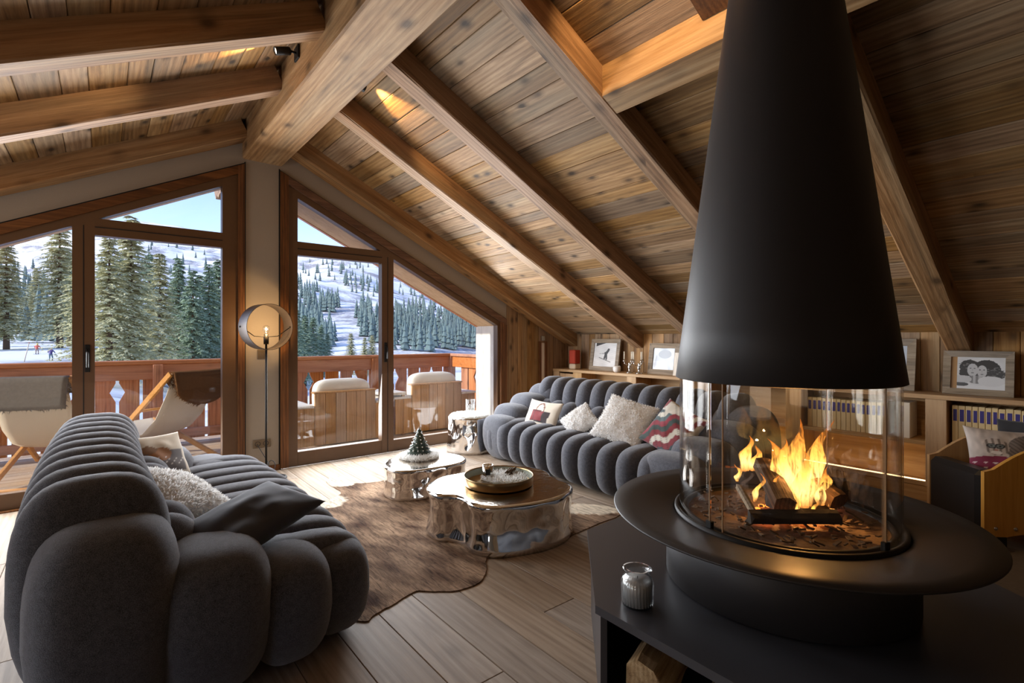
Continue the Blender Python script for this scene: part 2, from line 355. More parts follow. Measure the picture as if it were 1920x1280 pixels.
# ------------------------------------------------------------------ the room shell
XR = 1.2; SL = .49; A_B = 3.21; OFF = .177; WY = 5.28; KX = 5.38; LX = -3.0; RY = -4.0
zb = lambda x: A_B - SL * abs(x - XR)            # underside of the rafters
zc = lambda x: zb(x) + OFF                       # underside of the ceiling boards
ANG = math.atan(SL)
def struct(name, mb, mat, parent=None):
    o = mb.build(name, M[mat] if isinstance(mat, str) else mat, parent)
    if parent is None: o['kind'] = 'structure'
    return o
# floor: slab + oak planks running along the ridge direction
floor = struct('floor', MB().box(LX, KX, RY, WY + .06, -.12, -.022), 'shadow_gap')
tag(floor, 'wide oak plank floor with grey-beige finish')
x = -1.45; k = 0; PW = .205
while x < 5.3:
    y = -.6 - (k * .73) % 1.9
    while y < WY:
        L = 1.9 + .5 * ((k * 37 + int(y * 10)) % 5 - 2) / 2
        y0, y1 = max(y, -.5), min(y + L, WY)
        if y1 - y0 > .1:
            MB().box(x + .0012, x + PW - .0012, y0 + .001, y1 - .001, -.022, 0, c=.0022).build('plank', M['floor_oak'], floor)
        y += L
    x += PW; k += 1
struct('floor_rear', MB().box(LX, -1.45, RY, WY, -.022, 0).box(-1.45, KX, RY, -.5, -.022, 0), 'floor_oak')

# ceiling: backing slabs + boards + rafters + ridge beam
def slope_slab(x0, x1, y0, y1, z_off, th):
    return MB().prism_y([(x0, zc(x0) + z_off), (x1, zc(x1) + z_off), (x1, zc(x1) + z_off + th), (x0, zc(x0) + z_off + th)], y0, y1)
mb = MB(); mb.prism_y([(XR, zc(XR) + .024), (KX + .9, zc(KX + .9) + .024), (KX + .9, zc(KX + .9) + .2), (XR, zc(XR) + .2)], RY - .3, 5.85)
mb.prism_y([(LX - .9, zc(LX - .9) + .024), (XR, zc(XR) + .024), (XR, zc(XR) + .2), (LX - .9, zc(LX - .9) + .2)], RY - .3, 5.85)
ceiling = struct('ceiling', mb, 'shadow_gap'); tag(ceiling, 'sloping ceiling of aged wooden boards under heavy rafters')
def board(side, x0, x1, y0, y1, dn):
    g = .0014; c = .004; ux = (x1 - x0); n = Vector((math.sin(ANG) * side, 0, math.cos(ANG)))      # outward normal (up)
    P = []
    for s, h in ((g, c), (g + c, 0), (1, 0), (1, c), (1, .022), (g, .022)):
        if s == 1: xx = x1 - (side * (g + (c if h == 0 else 0)))
        else: xx = x0 + side * s
        P.append((xx + n.x * (h + dn), zc(xx) + n.z * (h + dn)))
    vs = [(p[0], y0, p[1]) for p in P] + [(p[0], y1, p[1]) for p in P]; m = 6
    fs = [tuple(range(m)), tuple(range(2 * m - 1, m - 1, -1))] + [(i, i + m, (i + 1) % m + m, (i + 1) % m) for i in range(m)]
    return fixn(MB().add(vs, fs).build('board', M['ceil_wood'], ceiling))
RAF = [(5.09, 5.28), (3.94, 4.085), (3.02, 3.175), (1.93, 2.08), (.78, .94), (-.36, -.21), (-1.5, -1.35)]
rs = random.Random(3)
for bay in range(5):
    y1 = (RAF[bay][0] + RAF[bay][1]) / 2 if bay else WY; y0 = (RAF[bay + 1][0] + RAF[bay + 1][1]) / 2
    xx = XR + .1
    while xx < KX - .02:
        wd = rs.choice((.105, .12, .135, .15, .165, .18)); x1 = min(KX + .01, xx + wd)
        board(1, xx, x1, y0, y1, rs.uniform(0, .004)); xx = x1
for bay in range(4):
    y1 = (RAF[bay][0] + RAF[bay][1]) / 2 if bay else WY; y0 = (RAF[bay + 1][0] + RAF[bay + 1][1]) / 2
    xx = XR - .1
    while xx > -2.2:
        wd = rs.choice((.12, .135, .15, .165, .18)); board(-1, xx, xx - wd, y0, y1, rs.uniform(0, .004)); xx -= wd
struct('ceiling_rear', MB().prism_y([(XR, zc(XR)), (KX, zc(KX)), (KX, zc(KX) + .02), (XR, zc(XR) + .02)], RY, -.9).prism_y([(LX, zc(LX)), (XR, zc(XR)), (XR, zc(XR) + .02), (LX, zc(LX) + .02)], RY, .86)
       .prism_y([(LX, zc(LX)), (-2.2, zc(-2.2)), (-2.2, zc(-2.2) + .02), (LX, zc(LX) + .02)], .86, WY), 'ceil_wood')
def rafter(side, xa, xb, y0, y1, depth=OFF + .004):
    """xa..xb distances from the ridge"""
    ca, sa = math.cos(ANG), math.sin(ANG); La, Lb = xa / ca, xb / ca; hd = depth * ca
    n = 12; vs = []; rr = random.Random(int(y0 * 100) + side)
    mb = MB()
    ring = [(y0 + .01, 0), (y1 - .01, 0), (y1, .01), (y1, hd), (y0, hd), (y0, .01)]
    for i in range(n + 1):
        t = La + (Lb - La) * i / n
        for (yy, zz) in ring:
            j = rr.uniform(-.004, .004) if zz < hd else 0
            vs.append((t, yy + j, zz + (j if zz < .02 else 0)))
    fs = [tuple(range(6))[::-1], tuple(n * 6 + k for k in range(6))]
    for i in range(n):
        for k in range(6): fs.append((i * 6 + k, i * 6 + (k + 1) % 6, (i + 1) * 6 + (k + 1) % 6, (i + 1) * 6 + k))
    o = fixn(mb.add(vs, fs).build('rafter', M['rafter_wood'], ceiling)); 
    o.location = (XR, 0, A_B); o.rotation_euler = (0, ANG, 0) if side > 0 else (0, ANG, math.pi)
    if side < 0:
        for v in o.data.vertices: v.co.y = -v.co.y
        fixn(o)
    return o
for i, (y0, y1) in enumerate(RAF):
    d0 = .15 if i not in (4,) else 1.18
    rafter(1, d0, KX - XR, y0, y1)
    rafter(-1, .15, XR - LX, y0, y1)
# trimmer between rafters around the flue opening, skylight above it
h0, h1 = 2.25, 2.38
fixn(struct('trimmer_beam', MB().prism_y([(h0, zb(h0)), (h1, zb(h1)), (h1, zc(h1) + .02), (h0, zc(h0) + .02)], -.21, 1.93), 'beam_wood', ceiling))
mb = MB().box(1.05 - .02, 1.375 + .01, RY, WY + .02, 2.982, 3.5, c=.012)
bo = struct('ridge_beam', mb, 'beam_wood', ceiling)
# skylight frame beside the flue
sk = MB()
for (xa, xb_, ya, yb) in ((1.62, 2.245, 1.20, 1.30), (1.62, 2.245, .30, .40)):
    sk.prism_y([(xa, zc(xa) - .05), (xb_, zc(xb_) - .05), (xb_, zc(xb_) + .01), (xa, zc(xa) + .01)], ya, yb)
for xa in (1.62, 2.165):
    sk.prism_y([(xa, zc(xa) - .05), (xa + .08, zc(xa + .08) - .05), (xa + .08, zc(xa + .08) + .01), (xa, zc(xa) + .01)], .40, 1.20)
window_3 = fixn(struct('window_3', sk, 'trim_slope')); tag(window_3, 'small roof window frame in the ceiling beside the flue')
fixn(MB().prism_y([(1.70, zc(1.70) - .02), (2.165, zc(2.165) - .02), (2.165, zc(2.165) - .008), (1.70, zc(1.70) - .008)], .40, 1.20).build('pane', M['black_metal'], window_3))

# right knee wall with vertical boards, left knee wall, rear wall
wall_right = struct('wall_right', MB().box(KX + .02, KX + .2, RY, WY + .5, -.1, zc(KX) + .1), 'shadow_gap'); tag(wall_right, 'low knee wall of vertical aged boards under the slope')
y = -.6
while y < WY:
    wd = rs.choice((.11, .13, .15, .17)); y1 = min(y + wd, WY)
    MB().box(KX - rs.uniform(0, .003), KX + .02, y + .0015, y1 - .0015, 0, zc(KX) + .02, c=.003).build('board', M['clad_wood'], wall_right); y = y1
struct('wall_left', MB().box(LX - .2, LX, RY, -.35, -.1, zc(LX) + .1).box(LX - .2, LX, 1.55, WY + .5, -.1, zc(LX) + .1).box(LX - .2, LX, -.35, 1.55, -.1, .35), 'plaster')
struct('wall_rear', MB().prism_y([(LX - .2, -.1), (KX + .2, -.1), (KX + .2, zc(KX + .2) + .05), (XR, zc(XR) + .05), (LX - .2, zc(LX - .2) + .05)], RY - .2, RY), 'clad_wood')

# gable wall
TO = lambda x: 2.931 - .49 * (abs(x - XR) - .155)     # outer line of the window trim
GL = lambda x: 2.695 - .49 * (abs(x - XR) - .333)     # upper line of the glass
WT = .5
mb = MB()
mb.box(1.045, 1.362, WY, WY + WT, -.1, zc(XR) + .1)
mb.prism_y([(LX - .1, TO(LX - .1)), (1.045, TO(1.045)), (1.045, zc(1.045) + .1), (LX - .1, zc(LX - .1) + .1)], WY, WY + .2)
mb.prism_y([(1.362, TO(1.362)), (4.21, TO(4.21)), (4.21, zc(4.21) + .1), (1.362, zc(1.362) + .1)], WY, WY + WT)
mb.box(4.21, KX + .2, WY + .02, WY + WT, -.1, 1.9)
mb.box(LX - .2, -2.4, WY, WY + .2, -.1, 1.5)
wall_gable = fixn(struct('wall_front', mb, 'plaster')); tag(wall_gable, 'taupe plaster gable wall framing the two tall windows')
xx = 4.205
for wd in (.2, .17, .22, .12, .16, .17, .2):
    x1 = min(xx + wd, KX); top = zc(xx) + .03; top1 = zc(x1) + .03
    if x1 - xx > .02: fixn(MB().prism_y([(xx + .0015, 0), (x1 - .0015, 0), (x1 - .0015, top1), (xx + .0015, top)], WY - .004 * (int(xx * 50) % 2), WY + .02).build('board', M['clad_wood'], wall_gable))
    xx = x1
# narrow slot beside the corner shelf streak of light painted as white lining
slot = thing('wall_niche', 'tall narrow wall niche with a streak of light painted as white lining in the boarded corner', 'niche', (4.86, WY - .03, 0))
MB().box(-.075, -.035, 0, .03, .3, 1.24, c=.003).box(.035, .075, 0, .03, .3, 1.24, c=.003).build('surround', M['trim_wood'], slot)
MB().box(-.034, .034, .018, .028, .3, 1.22).build('lining', M['white_wood'], slot)
MB().box(-.03, .03, .004, .03, 1.25, 1.32, c=.004).build('latch_plate', M['steel'], slot)
# baseboard of the pier
struct('baseboard_front', MB().box(1.05, 1.36, WY - .014, WY, 0, .055, c=.003), 'trim_wood')

# windows
def quad_slope(x0, x1, f, o0, o1, y0, y1):             # band between f+o0 and f+o1, vertical ends
    return MB().prism_y([(x0, f(x0) + o0), (x1, f(x1) + o0), (x1, f(x1) + o1), (x0, f(x0) + o1)], y0, y1)
def vbar(x0, x1, z0, zf, y0, y1, o=0.):
    return MB().prism_y([(x0, z0), (x1, z0), (x1, zf(x1) + o), (x0, zf(x0) + o)], y0, y1)
def P(mb, name, mat, par): return fixn(mb.build(name, M[mat], par))
def window(name, label, xs, side):
    """xs: outer, trim-inner, glass a0,a1, mullion->glass b0,b1, trim inner, outer; from the pier outwards"""
    w_ = bpy.data.objects.new(name, None); COL.objects.link(w_); w_['kind'] = 'structure'; w_['label'] = label
    o, ti, a0, a1, b0, b1, te, oe = xs; S = sorted
    zt = lambda x: TO(x) - .078
    P(vbar(*S((o, ti)), 0, TO, WY - .025, WY + .06), 'trim_post', 'trim_wood', w_)
    P(quad_slope(*S((ti, oe)), TO, -.078, 0, WY - .025, WY + .06), 'trim_slope', 'trim_slope', w_)
    P(vbar(*S((te, oe)), 0, zt, WY - .025, WY + .06), 'trim_post', 'trim_wood', w_)
    dx = .012 if side > 0 else -.012
    P(vbar(*S((o - dx, o)), 0, TO, WY - .004, WY + .02, .02), 'shadow_line', 'shadow_gap', w_)
    P(quad_slope(*S((o, oe)), TO, .0, .014, WY - .004, WY + .02), 'shadow_line', 'shadow_gap', w_)
    P(vbar(*S((ti, a0)), 0, zt, WY, WY + .09), 'jamb', 'sash_wood', w_)
    P(quad_slope(*S((a0, te)), GL, 0, .072, WY + .002, WY + .09), 'head', 'sash_wood', w_)
    P(vbar(*S((a1, b0)), 0, GL, WY + .001, WY + .09), 'mullion', 'sash_wood', w_)
    mx = (a1 + b0) / 2; P(vbar(mx - .003, mx + .003, .0, GL, WY - .002, WY + .002, -.02), 'shadow_line', 'shadow_gap', w_)
    if abs(te - b1) > .005: P(vbar(*S((b1, te)), 0, GL, WY + .002, WY + .09), 'jamb', 'sash_wood', w_)
    P(MB().prism_y([(S((a0, a1))[0], 2.126), (S((a0, a1))[1], 2.126), (S((a0, a1))[1], min(2.262, 9)), (S((a0, a1))[0], 2.262)], WY + .001, WY + .09), 'transom', 'sash_wood', w_)
    P(MB().box(*S((a0, a1)), WY - .004, WY + .001, 2.188, 2.194), 'shadow_line', 'shadow_gap', w_)
    P(MB().box(*S((a0, a1)), WY + .001, WY + .09, 0, .148, c=.003), 'bottom_rail', 'sash_wood', w_)
    P(MB().box(*S((b0, b1)), WY + .02, WY + .09, 0, .13, c=.003), 'bottom_rail', 'sash_wood', w_)
    yg = WY + .045
    P(MB().box(*S((a0, a1)), yg, yg + .006, .148, 2.126), 'pane', 'window_glass', w_)
    xa = a0; 
    xl = XR + side * (.333 + (2.695 - 2.262) / .49)                        # where the glass line meets the transom
    tri = [(xa, 2.262), (xl, 2.262), (xa, GL(xa))]
    P(MB().prism_y(tri, yg, yg + .006), 'pane', 'window_glass', w_)
    P(MB().prism_y([(b0, .13), (b1, .13), (b1, GL(b1)), (b0, GL(b0))], yg, yg + .006), 'pane', 'window_glass', w_)
    hx = a1 + side * .045
    hd = MB().box(hx - .016, hx + .016, WY - .008, WY + .003, 1.02, 1.24, c=.003); h_ = hd.build('handle', M['dark_iron'], w_)
    MB().tube([(hx, WY - .006, 1.20), (hx, WY - .045, 1.20), (hx, WY - .05, 1.18), (hx, WY - .05, 1.06)], .008).build('lever', M['dark_iron'], h_)
    MB().box(*S((o, oe)), WY - .03, WY + .0, 0, .012, c=.002).build('threshold', M['steel' if side > 0 else 'trim_wood'], w_)
    return w_
window_1 = window('window_1', 'tall gable window beside the deckchairs with sloping top', (1.045, .99, .864, -.041, -.18, -2.3, -2.34, -2.4), -1)
window_2 = window('window_2', 'tall gable window beside the chrome stool with sloping top', (1.362, 1.436, 1.528, 2.43, 2.571, 4.06, 4.10, 4.20), 1)
# outer reveals
trim_1 = fixn(struct('trim_1', MB().prism_y([(1.37, GL(1.37) - .001), (4.15, GL(4.15) - .001), (4.15, GL(4.15) + .05), (1.37, GL(1.37) + .05)], WY + .09, 5.75), 'soffit_wood'))
fixn(MB().prism_y([(1.37, GL(1.37) - .008), (4.2, GL(4.2) - .008), (4.2, GL(4.2) + .2), (1.37, GL(1.37) + .2)], 5.75, 5.80).build('edge_board', M['rail_long'], trim_1))
fixn(struct('trim_2', MB().prism_y([(-2.4, GL(-2.4) - .001), (1.03, GL(1.03) - .001), (1.03, GL(1.03) + .05), (-2.4, GL(-2.4) + .05)], WY + .09, 5.46), 'soffit_wood'))
fixn(struct('trim_3', MB().prism_y([(4.07, -.1), (4.13, -.1), (4.13, GL(4.13)), (4.07, GL(4.07))], WY + .09, 5.79), 'white_wood'))
tag(bpy.data.objects['trim_3'], 'whitewashed board reveal outside the window'); tag(trim_1, 'pale board soffit over the window'); tag(bpy.data.objects['trim_2'], 'pale board soffit over the other window')
# ridge purlin outside with a carved end
prof = [(5.7, 2.93), (6.55, 2.93), (6.62, 2.90), (6.70, 2.95), (6.78, 2.92), (6.9, 3.05), (6.9, 3.4), (5.7, 3.4)]
n_ = len(prof); vs = [(1.04, a, b_) for a, b_ in prof] + [(1.37, a, b_) for a, b_ in prof]
pl = fixn(MB().add(vs, [tuple(range(n_)), tuple(range(2 * n_ - 1, n_ - 1, -1))] + [(i, (i + 1) % n_, (i + 1) % n_ + n_, i + n_) for i in range(n_)]).build('trim_4', M['beam_wood'])); pl['kind'] = 'structure'; pl['label'] = 'carved end of the ridge beam outside'

# wall plates behind the lamp
def plate(name, label, x, z, w_, h_, sockets):
    t = thing(name, label, 'socket', (x, WY, z)); MB().box(-w_ / 2, w_ / 2, -.01, 0, -h_ / 2, h_ / 2, c=.003).build('plate', M['plate_bronze'], t)
    for sx in sockets: MB().lathe([(.0, -.001), (.02, -.001), (.022, .004), (.024, .004), (.024, -.002)], 20).xf(Matrix.Translation((sx, -.0105, 0)) @ Matrix.Rotation(math.pi / 2, 4, 'X')).build('socket', M['dark_iron'], t)
    return t
plate('wall_socket', 'bronze double wall socket low on the plaster pier', 1.195, .278, .155, .08, (-.036, .036))
t = thing('light_switch', 'bronze light switch plate behind the floor lamp pole', 'switch', (1.20, WY, 1.135)); MB().box(-.045, .045, -.01, 0, -.045, .045, c=.003).build('plate', M['plate_bronze'], t); MB().box(-.02, .02, -.014, -.009, -.025, .025, c=.002).build('rocker', M['plate_bronze'], t)
# ------------------------------------------------------------------ fireplace
D_F = 2.15; bear = YAW + math.radians(28.15); FX, FY = D_F * math.sin(bear), D_F * math.cos(bear)
ZB, ZD, ZC = .386, .648, 1.142
fp = thing('fireplace', 'round open fireplace with black cone hood, curved glass and wide hearth dish', 'fireplace', (FX, FY, 0))
# bench
def bp(u, v, z=ZB): p = onZ(u, v, z); return (p.x - FX, p.y - FY)
pA, pB = bp(1101, 993), bp(1116, 1134)
far1 = bp(1165, 967.5); dirf = Vector(far1) - Vector(pA); dirf.normalize()
e1 = bp(1400, 1293); dirn = Vector(e1) - Vector(pB); dirn.normalize()
pC = tuple(Vector(pB) + dirn * 1.25); r1, r2 = Vector(bp(1862, 1092)), Vector(bp(1920, 1120)); 
dr = (r2 - r1).normalized()
# far edge meets the right edge
def inter(p, d, q, e):
    p, d, q, e = map(Vector, (p, d, q, e)); k = (q - p).cross(e) / d.cross(e) if False else ((q.x - p.x) * e.y - (q.y - p.y) * e.x) / (d.x * e.y - d.y * e.x); return p + d * k
pD = tuple(r2 + dr * .55)
try: pE = tuple(inter(pA, dirf, r1, dr))
except ZeroDivisionError: pE = tuple(r1)
print('bench', [tuple(round(float(q), 2) for q in p) for p in (pA, pB, pC, pD, pE)])
bench_poly = [pA, pB, pC, pD, pE]
benchp = fixn(MB().prism_z(bench_poly, ZB - .028, ZB).build('bench_top', M['bench_stone'], fp))
cen = Vector((sum(p[0] for p in bench_poly) / 5, sum(p[1] for p in bench_poly) / 5))
def inset(p, k=.03):
    v = Vector(p); d = (cen - v); return v + d.normalized() * k
def wallseg(name, p, q, th=.022, z0=0., z1=ZB - .028):
    p, q = Vector(p), Vector(q); d = (q - p).normalized(); n = Vector((-d.y, d.x))
    if n.dot(cen - p) < 0: n = -n
    poly = [p, q, q + n * th, p + n * th]; return fixn(MB().prism_z([tuple(v) for v in poly], z0, z1).build(name, M['bench_stone'], fp))
IA, IB, IC, ID, IE = [inset(p, .02) for p in bench_poly]
wallseg('side_panel', IA, IB); wallseg('side_panel', IA, IE); wallseg('side_panel', IE, ID)
mid = IB + (IC - IB) * .9; wallseg('divider', mid, mid + (cen - mid).normalized() * .6)
pin = [tuple(inset(p, .03)) for p in bench_poly]; fixn(MB().prism_z(pin, 0, .02).build('bench_floor', M['bench_stone'], fp))
# pedestal, dish, ash bed
MB().lathe([(.40, ZB), (.414, ZB + .006), (.414, ZD - .05), (.40, ZD - .04)], 64).build('pedestal', M['cone_paint'], fp)
RD, RG = .618, .364
MB().lathe([(.41, ZD - .03), (.55, ZD - .012), (RD - .003, ZD - .0045), (RD, ZD), (RD - .003, ZD + .004), (.55, ZD - .002), (RG + .028, ZD - .014), (RG + .02, ZD - .02), (RG + .016, ZD - .035)], 96, cap=False).build('hearth_dish', M['hearth_steel'], fp)
MB().lathe([(RG + .02, ZD - .03), (RG + .018, ZD - .006), (RG + .006, ZD - .004), (RG + .002, ZD - .02), (RG - .014, ZD - .02), (RG - .016, ZD - .008), (RG - .03, ZD - .008), (RG - .034, ZD - .03)], 80, cap=False).build('glass_channel', M['dark_iron'], fp)
vs = [(0, 0, ZD - .018)]; NR, NT = 10, 48
for i in range(1, NR + 1):
    for k in range(NT):
        t = 2 * math.pi * k / NT; r = (RG - .03) * i / NR
        vs.append((r * math.cos(t), r * math.sin(t), ZD - .022 + .012 * mnoise.noise((r * math.cos(t) * 9, r * math.sin(t) * 9, 1)) * (1 if i < NR else 0)))
fs = [(0, 1 + k, 1 + (k + 1) % NT) for k in range(NT)] + [(1 + (i - 1) * NT + k, 1 + i * NT + k, 1 + i * NT + (k + 1) % NT, 1 + (i - 1) * NT + (k + 1) % NT) for i in range(1, NR) for k in range(NT)]
MB().add(vs, fs, True).build('ash_bed', M['ash'], fp)
# hood
ztop = 3.35; zt0 = 2.54; r_b, r_t = .379, .090 * D_F
prof = [(r_b - .012, ZC + .01), (r_b - .006, ZC), (r_b, ZC + .003)]
for i in range(1, 13):
    z = ZC + (ztop - ZC) * i / 12; prof.append((r_b + (r_t - r_b) * (z - ZC) / (zt0 - ZC), z))
prof.append((.08, ztop))
hood = MB().lathe(prof, 96, cap=False).build('cone_hood', M['cone_paint'], fp)
MB().lathe([(r_b - .02, ZC + .012), (r_b - .012, ZC + .012)], 64, cap=False).build('hood_rim', M['dark_iron'], fp)
# curved glass: three segments around the fire
def gseg(a0, a1):
    n = max(6, int(abs(a1 - a0) / .08)); vs = []; fs = []
    for r in (RG, RG - .005):
        for z in (ZD - .018, ZC + .02):
            for i in range(n + 1):
                t = a0 + (a1 - a0) * i / n; vs.append((r * math.cos(t), r * math.sin(t), z))
    m = n + 1
    for i in range(n): fs += [(i, i + 1, m + i + 1, m + i), (2 * m + i, 3 * m + i, 3 * m + i + 1, 2 * m + i + 1)]
    fs += [(0, m, 3 * m, 2 * m), (n, 2 * m + n, 3 * m + n, m + n)]
    o = MB().add(vs, fs, True).build('glass_panel', M['hearth_glass'], fp); return o
def ang_of(u, front=True):           # angle on the glass circle seen at picture column u
    r = ray(u, HOR); d = Vector((r.x, r.y)).normalized(); c = Vector((FX, FY)); k = d.dot(c); h2 = c.length_squared - k * k
    s_ = math.sqrt(max(0, RG * RG - h2)); p = d * (k - s_ if front else k + s_) - c; return math.atan2(p.y, p.x)
s1, s2, s3, s4 = ang_of(1331), ang_of(1355), ang_of(1660), ang_of(1551, False)
def ordered(a, b):
    while b < a: b += 2 * math.pi
    return a, b
gseg(*ordered(s2, s3)); gseg(*ordered(s3 + .012, s4 - .006)); gseg(*ordered(s4 + .006, s1))
for t in (s1, s3, s4):
    MB().box(-.008, .008, -.012, .012, 0, .03, c=.002).xf(Matrix.Translation((RG * math.cos(t), RG * math.sin(t), ZD - .012)) @ Matrix.Rotation(t, 4, 'Z')).build('glass_clip', M['dark_iron'], fp)
b = NB('glass_edge'); b.col(s2l(150, 120, 90)); b.set(Roughness=.2)
for t in (s1, s2, s3, s4):
    MB().box(-.0025, .0025, -.0016, .0016, ZD - .018, ZC + .01).xf(Matrix.Translation(((RG + .0005) * math.cos(t), (RG + .0005) * math.sin(t), 0)) @ Matrix.Rotation(t, 4, 'Z')).build('glass_edge', M['glass_edge'], fp)
# logs in the fire: each its own thing
def log_mesh(L, r, seed, split=True, n=9, m=9):
    rr = random.Random(seed); mb = MB(); vs = []; fs = []
    base = [rr.uniform(.8, 1.15) for _ in range(n)]
    for j in range(m + 1):
        x = -L / 2 + L * j / m
        for k in range(n):
            t = 2 * math.pi * k / n; q = r * base[k] * (1 + rr.uniform(-.05, .05))
            y, z = q * math.cos(t), q * math.sin(t)
            if split: z = max(z, -r * .45); y = min(y, r * .62)
            vs.append((x + (rr.uniform(-.006, .006) if j in (0, m) else 0), y, z))
    for j in range(m):
        for k in range(n): fs.append((j * n + k, j * n + (k + 1) % n, (j + 1) * n + (k + 1) % n, (j + 1) * n + k))
    fs += [tuple(range(n - 1, -1, -1)), tuple(m * n + k for k in range(n))]
    return mb.add(vs, fs)
def log(name, label, mat, p, q, r, seed, group, split=True, cat='log'):
    p, q = Vector(p), Vector(q); o = fixn(log_mesh((q - p).length, r, seed, split).build(name, M[mat]))
    o.location = (p + q) / 2; o.rotation_euler = (q - p).to_track_quat('X', 'Z').to_euler(); return tag(o, label, cat, group)
fz = ZD - .01
def fpt(u, v, d): p = atD(u, v, d); return p
dc = FX * math.sin(YAW) + FY * math.cos(YAW)      # depth of the fireplace axis
def fl(u, dd, z):                                  # a point in the fire: column u, depth offset dd, height z
    r = ray(u, HOR); d = dc + dd; return Vector((r.x * d, r.y * d, z))
G = 'burning logs in the fireplace'
log('firewood_log', 'charred split log lying flat across the front of the fire', 'charred', fl(1405, -.13, fz + .026), fl(1570, -.13, fz + .026), .03, 1, G)
log('firewood_log', 'half burnt split log leaning up on the left of the flames', 'burnt_wood', fl(1468, -.10, fz + .06), fl(1428, .10, fz + .16), .045, 2, G)
log('firewood_log', 'half burnt log leaning right with its pale cut end out', 'burnt_wood', fl(1572, -.06, fz + .055), fl(1490, .12, fz + .13), .045, 3, G)
log('firewood_log', 'grey weathered stick slanting down at the edge of the fire', 'frame_wood', fl(1422, -.14, fz + .02), fl(1385, .0, fz + .10), .016, 4, G)
log('firewood_log', 'dark charred log lying at the back of the fire', 'charred', fl(1480, .13, fz + .05), fl(1585, .10, fz + .05), .05, 5, G)
log('firewood_log', 'short thick charred log under the middle of the flames', 'charred', fl(1440, .03, fz + .035), fl(1560, .0, fz + .035), .045, 6, G)
em = MB(); rr = random.Random(5)
for i in range(60):
    p = fl(rr.uniform(1420, 1560), rr.uniform(-.12, .1), fz + rr.uniform(.0, .02)); em.superell(p, (rr.uniform(.008, .018),) * 2 + (.006,), 1, 1, 8, 5)
e_ = em.build('embers', M['ember']); e_['kind'] = 'stuff'; tag(e_, 'glowing orange embers under the burning logs', 'embers')
ch_ = MB(); rr = random.Random(8)
for i in range(170):
    a_, r_ = rr.uniform(0, 6.283), (RG - .05) * rr.random() ** .6; c0 = Vector((FX + r_ * math.cos(a_), FY + r_ * math.sin(a_), fz + .002)); q_ = rr.uniform(.006, .018)
    ch_.box(-q_, q_, -q_ * .4, q_ * .4, 0, .005, c=.001).xf(Matrix.Translation(c0) @ Matrix.Rotation(rr.uniform(0, 6), 4, 'Z') @ Matrix.Rotation(rr.uniform(-.5, .5), 4, 'Y'), len(ch_.v) - 24)
o_ = ch_.build('bark_chips', M['bark']); o_['kind'] = 'stuff'; tag(o_, 'scattered bark chips and ash flakes around the burning logs', 'bark chips')
# flames
b = NB('flame'); t_ = b.t; t_.nodes.remove(b.b); out = t_.nodes['Material Output']
tc = b.n('ShaderNodeTexCoord'); sx = b.n('ShaderNodeSeparateXYZ'); b.l(tc.outputs['Generated'], sx.inputs[0])
lw = b.n('ShaderNodeLayerWeight'); lw.inputs[0].default_value = .5
c_ = b.ramp(sx.outputs[2], [(.0, (1, .34, .06)), (.22, (1, .66, .22)), (.55, (1, .46, .08)), (1., (1, .22, .02))])
em_ = b.n('ShaderNodeEmission'); b.l(c_, em_.inputs[0]); 
st = b.ramp(sx.outputs[2], [(.0, (.5,) * 3), (.3, (1,) * 3), (.75, (.62,) * 3), (1., (.25,) * 3)]); b.l(b.math('MULTIPLY', st, 3.0), em_.inputs[1])
tr = b.n('ShaderNodeBsdfTransparent'); mx = b.n('ShaderNodeMixShader')
fac = b.math('SUBTRACT', 1., lw.outputs['Facing']); fac = b.math('POWER', fac, .8); nz = b.noise(b.coords((55, 55, 11)), 1., 3, .6, .8)
fac = b.math('MULTIPLY', fac, b.ramp(nz, [(.38, (.05,) * 3), (.60, (1,) * 3)])); fac = b.math('MULTIPLY', fac, .8)
b.l(fac, mx.inputs[0]); b.l(tr.outputs[0], mx.inputs[1]); b.l(em_.outputs[0], mx.inputs[2]); b.l(mx.outputs[0], out.inputs[0])
fire = thing('fire', 'tall yellow flames rising from the burning logs, with small ones made as their reflection', 'fire', tuple(fl(1495, 0, fz + .03)))
def flame(u, dd, z0, h, w_, lean, seed, tip=0.):
    rr = random.Random(seed); n, m = 14, 18; p0 = fl(u, dd, z0) - Vector(fire.location); rt_ = Vector((math.cos(YAW), -math.sin(YAW), 0)); fw_ = Vector((math.sin(YAW), math.cos(YAW), 0)); vs = []; fs = []
    a1, a2, a3 = rr.uniform(0, 6), rr.uniform(0, 6), rr.uniform(0, 6)
    for j in range(m + 1):
        s = j / m; r = w_ * (math.sin(math.pi * min(1, s * .86 + .14)) ** .9) * (1 - s) ** .35 if s < 1 else .0002
        r = max(r, .0004) * (1 + .16 * math.sin(s * 15 + a3))
        off = lean * s ** 1.4 + .016 * math.sin(s * 8 + a1) * s + tip * s ** 3; off2 = .012 * math.sin(s * 6 + a2) * s
        for k in range(n):
            t = 2 * math.pi * k / n; q = 1 + .24 * math.sin(3 * t + a2 + s * 5)
            vs.append(p0 + rt_ * (off + r * q * math.cos(t)) + fw_ * (off2 + r * .6 * math.sin(t)) + Vector((0, 0, h * s)))
    for j in range(m):
        for k in range(n): fs.append((j * n + k, j * n + (k + 1) % n, (j + 1) * n + (k + 1) % n, (j + 1) * n + k))
    return MB().add(vs, fs, True).build('flame', M['flame'], fire)
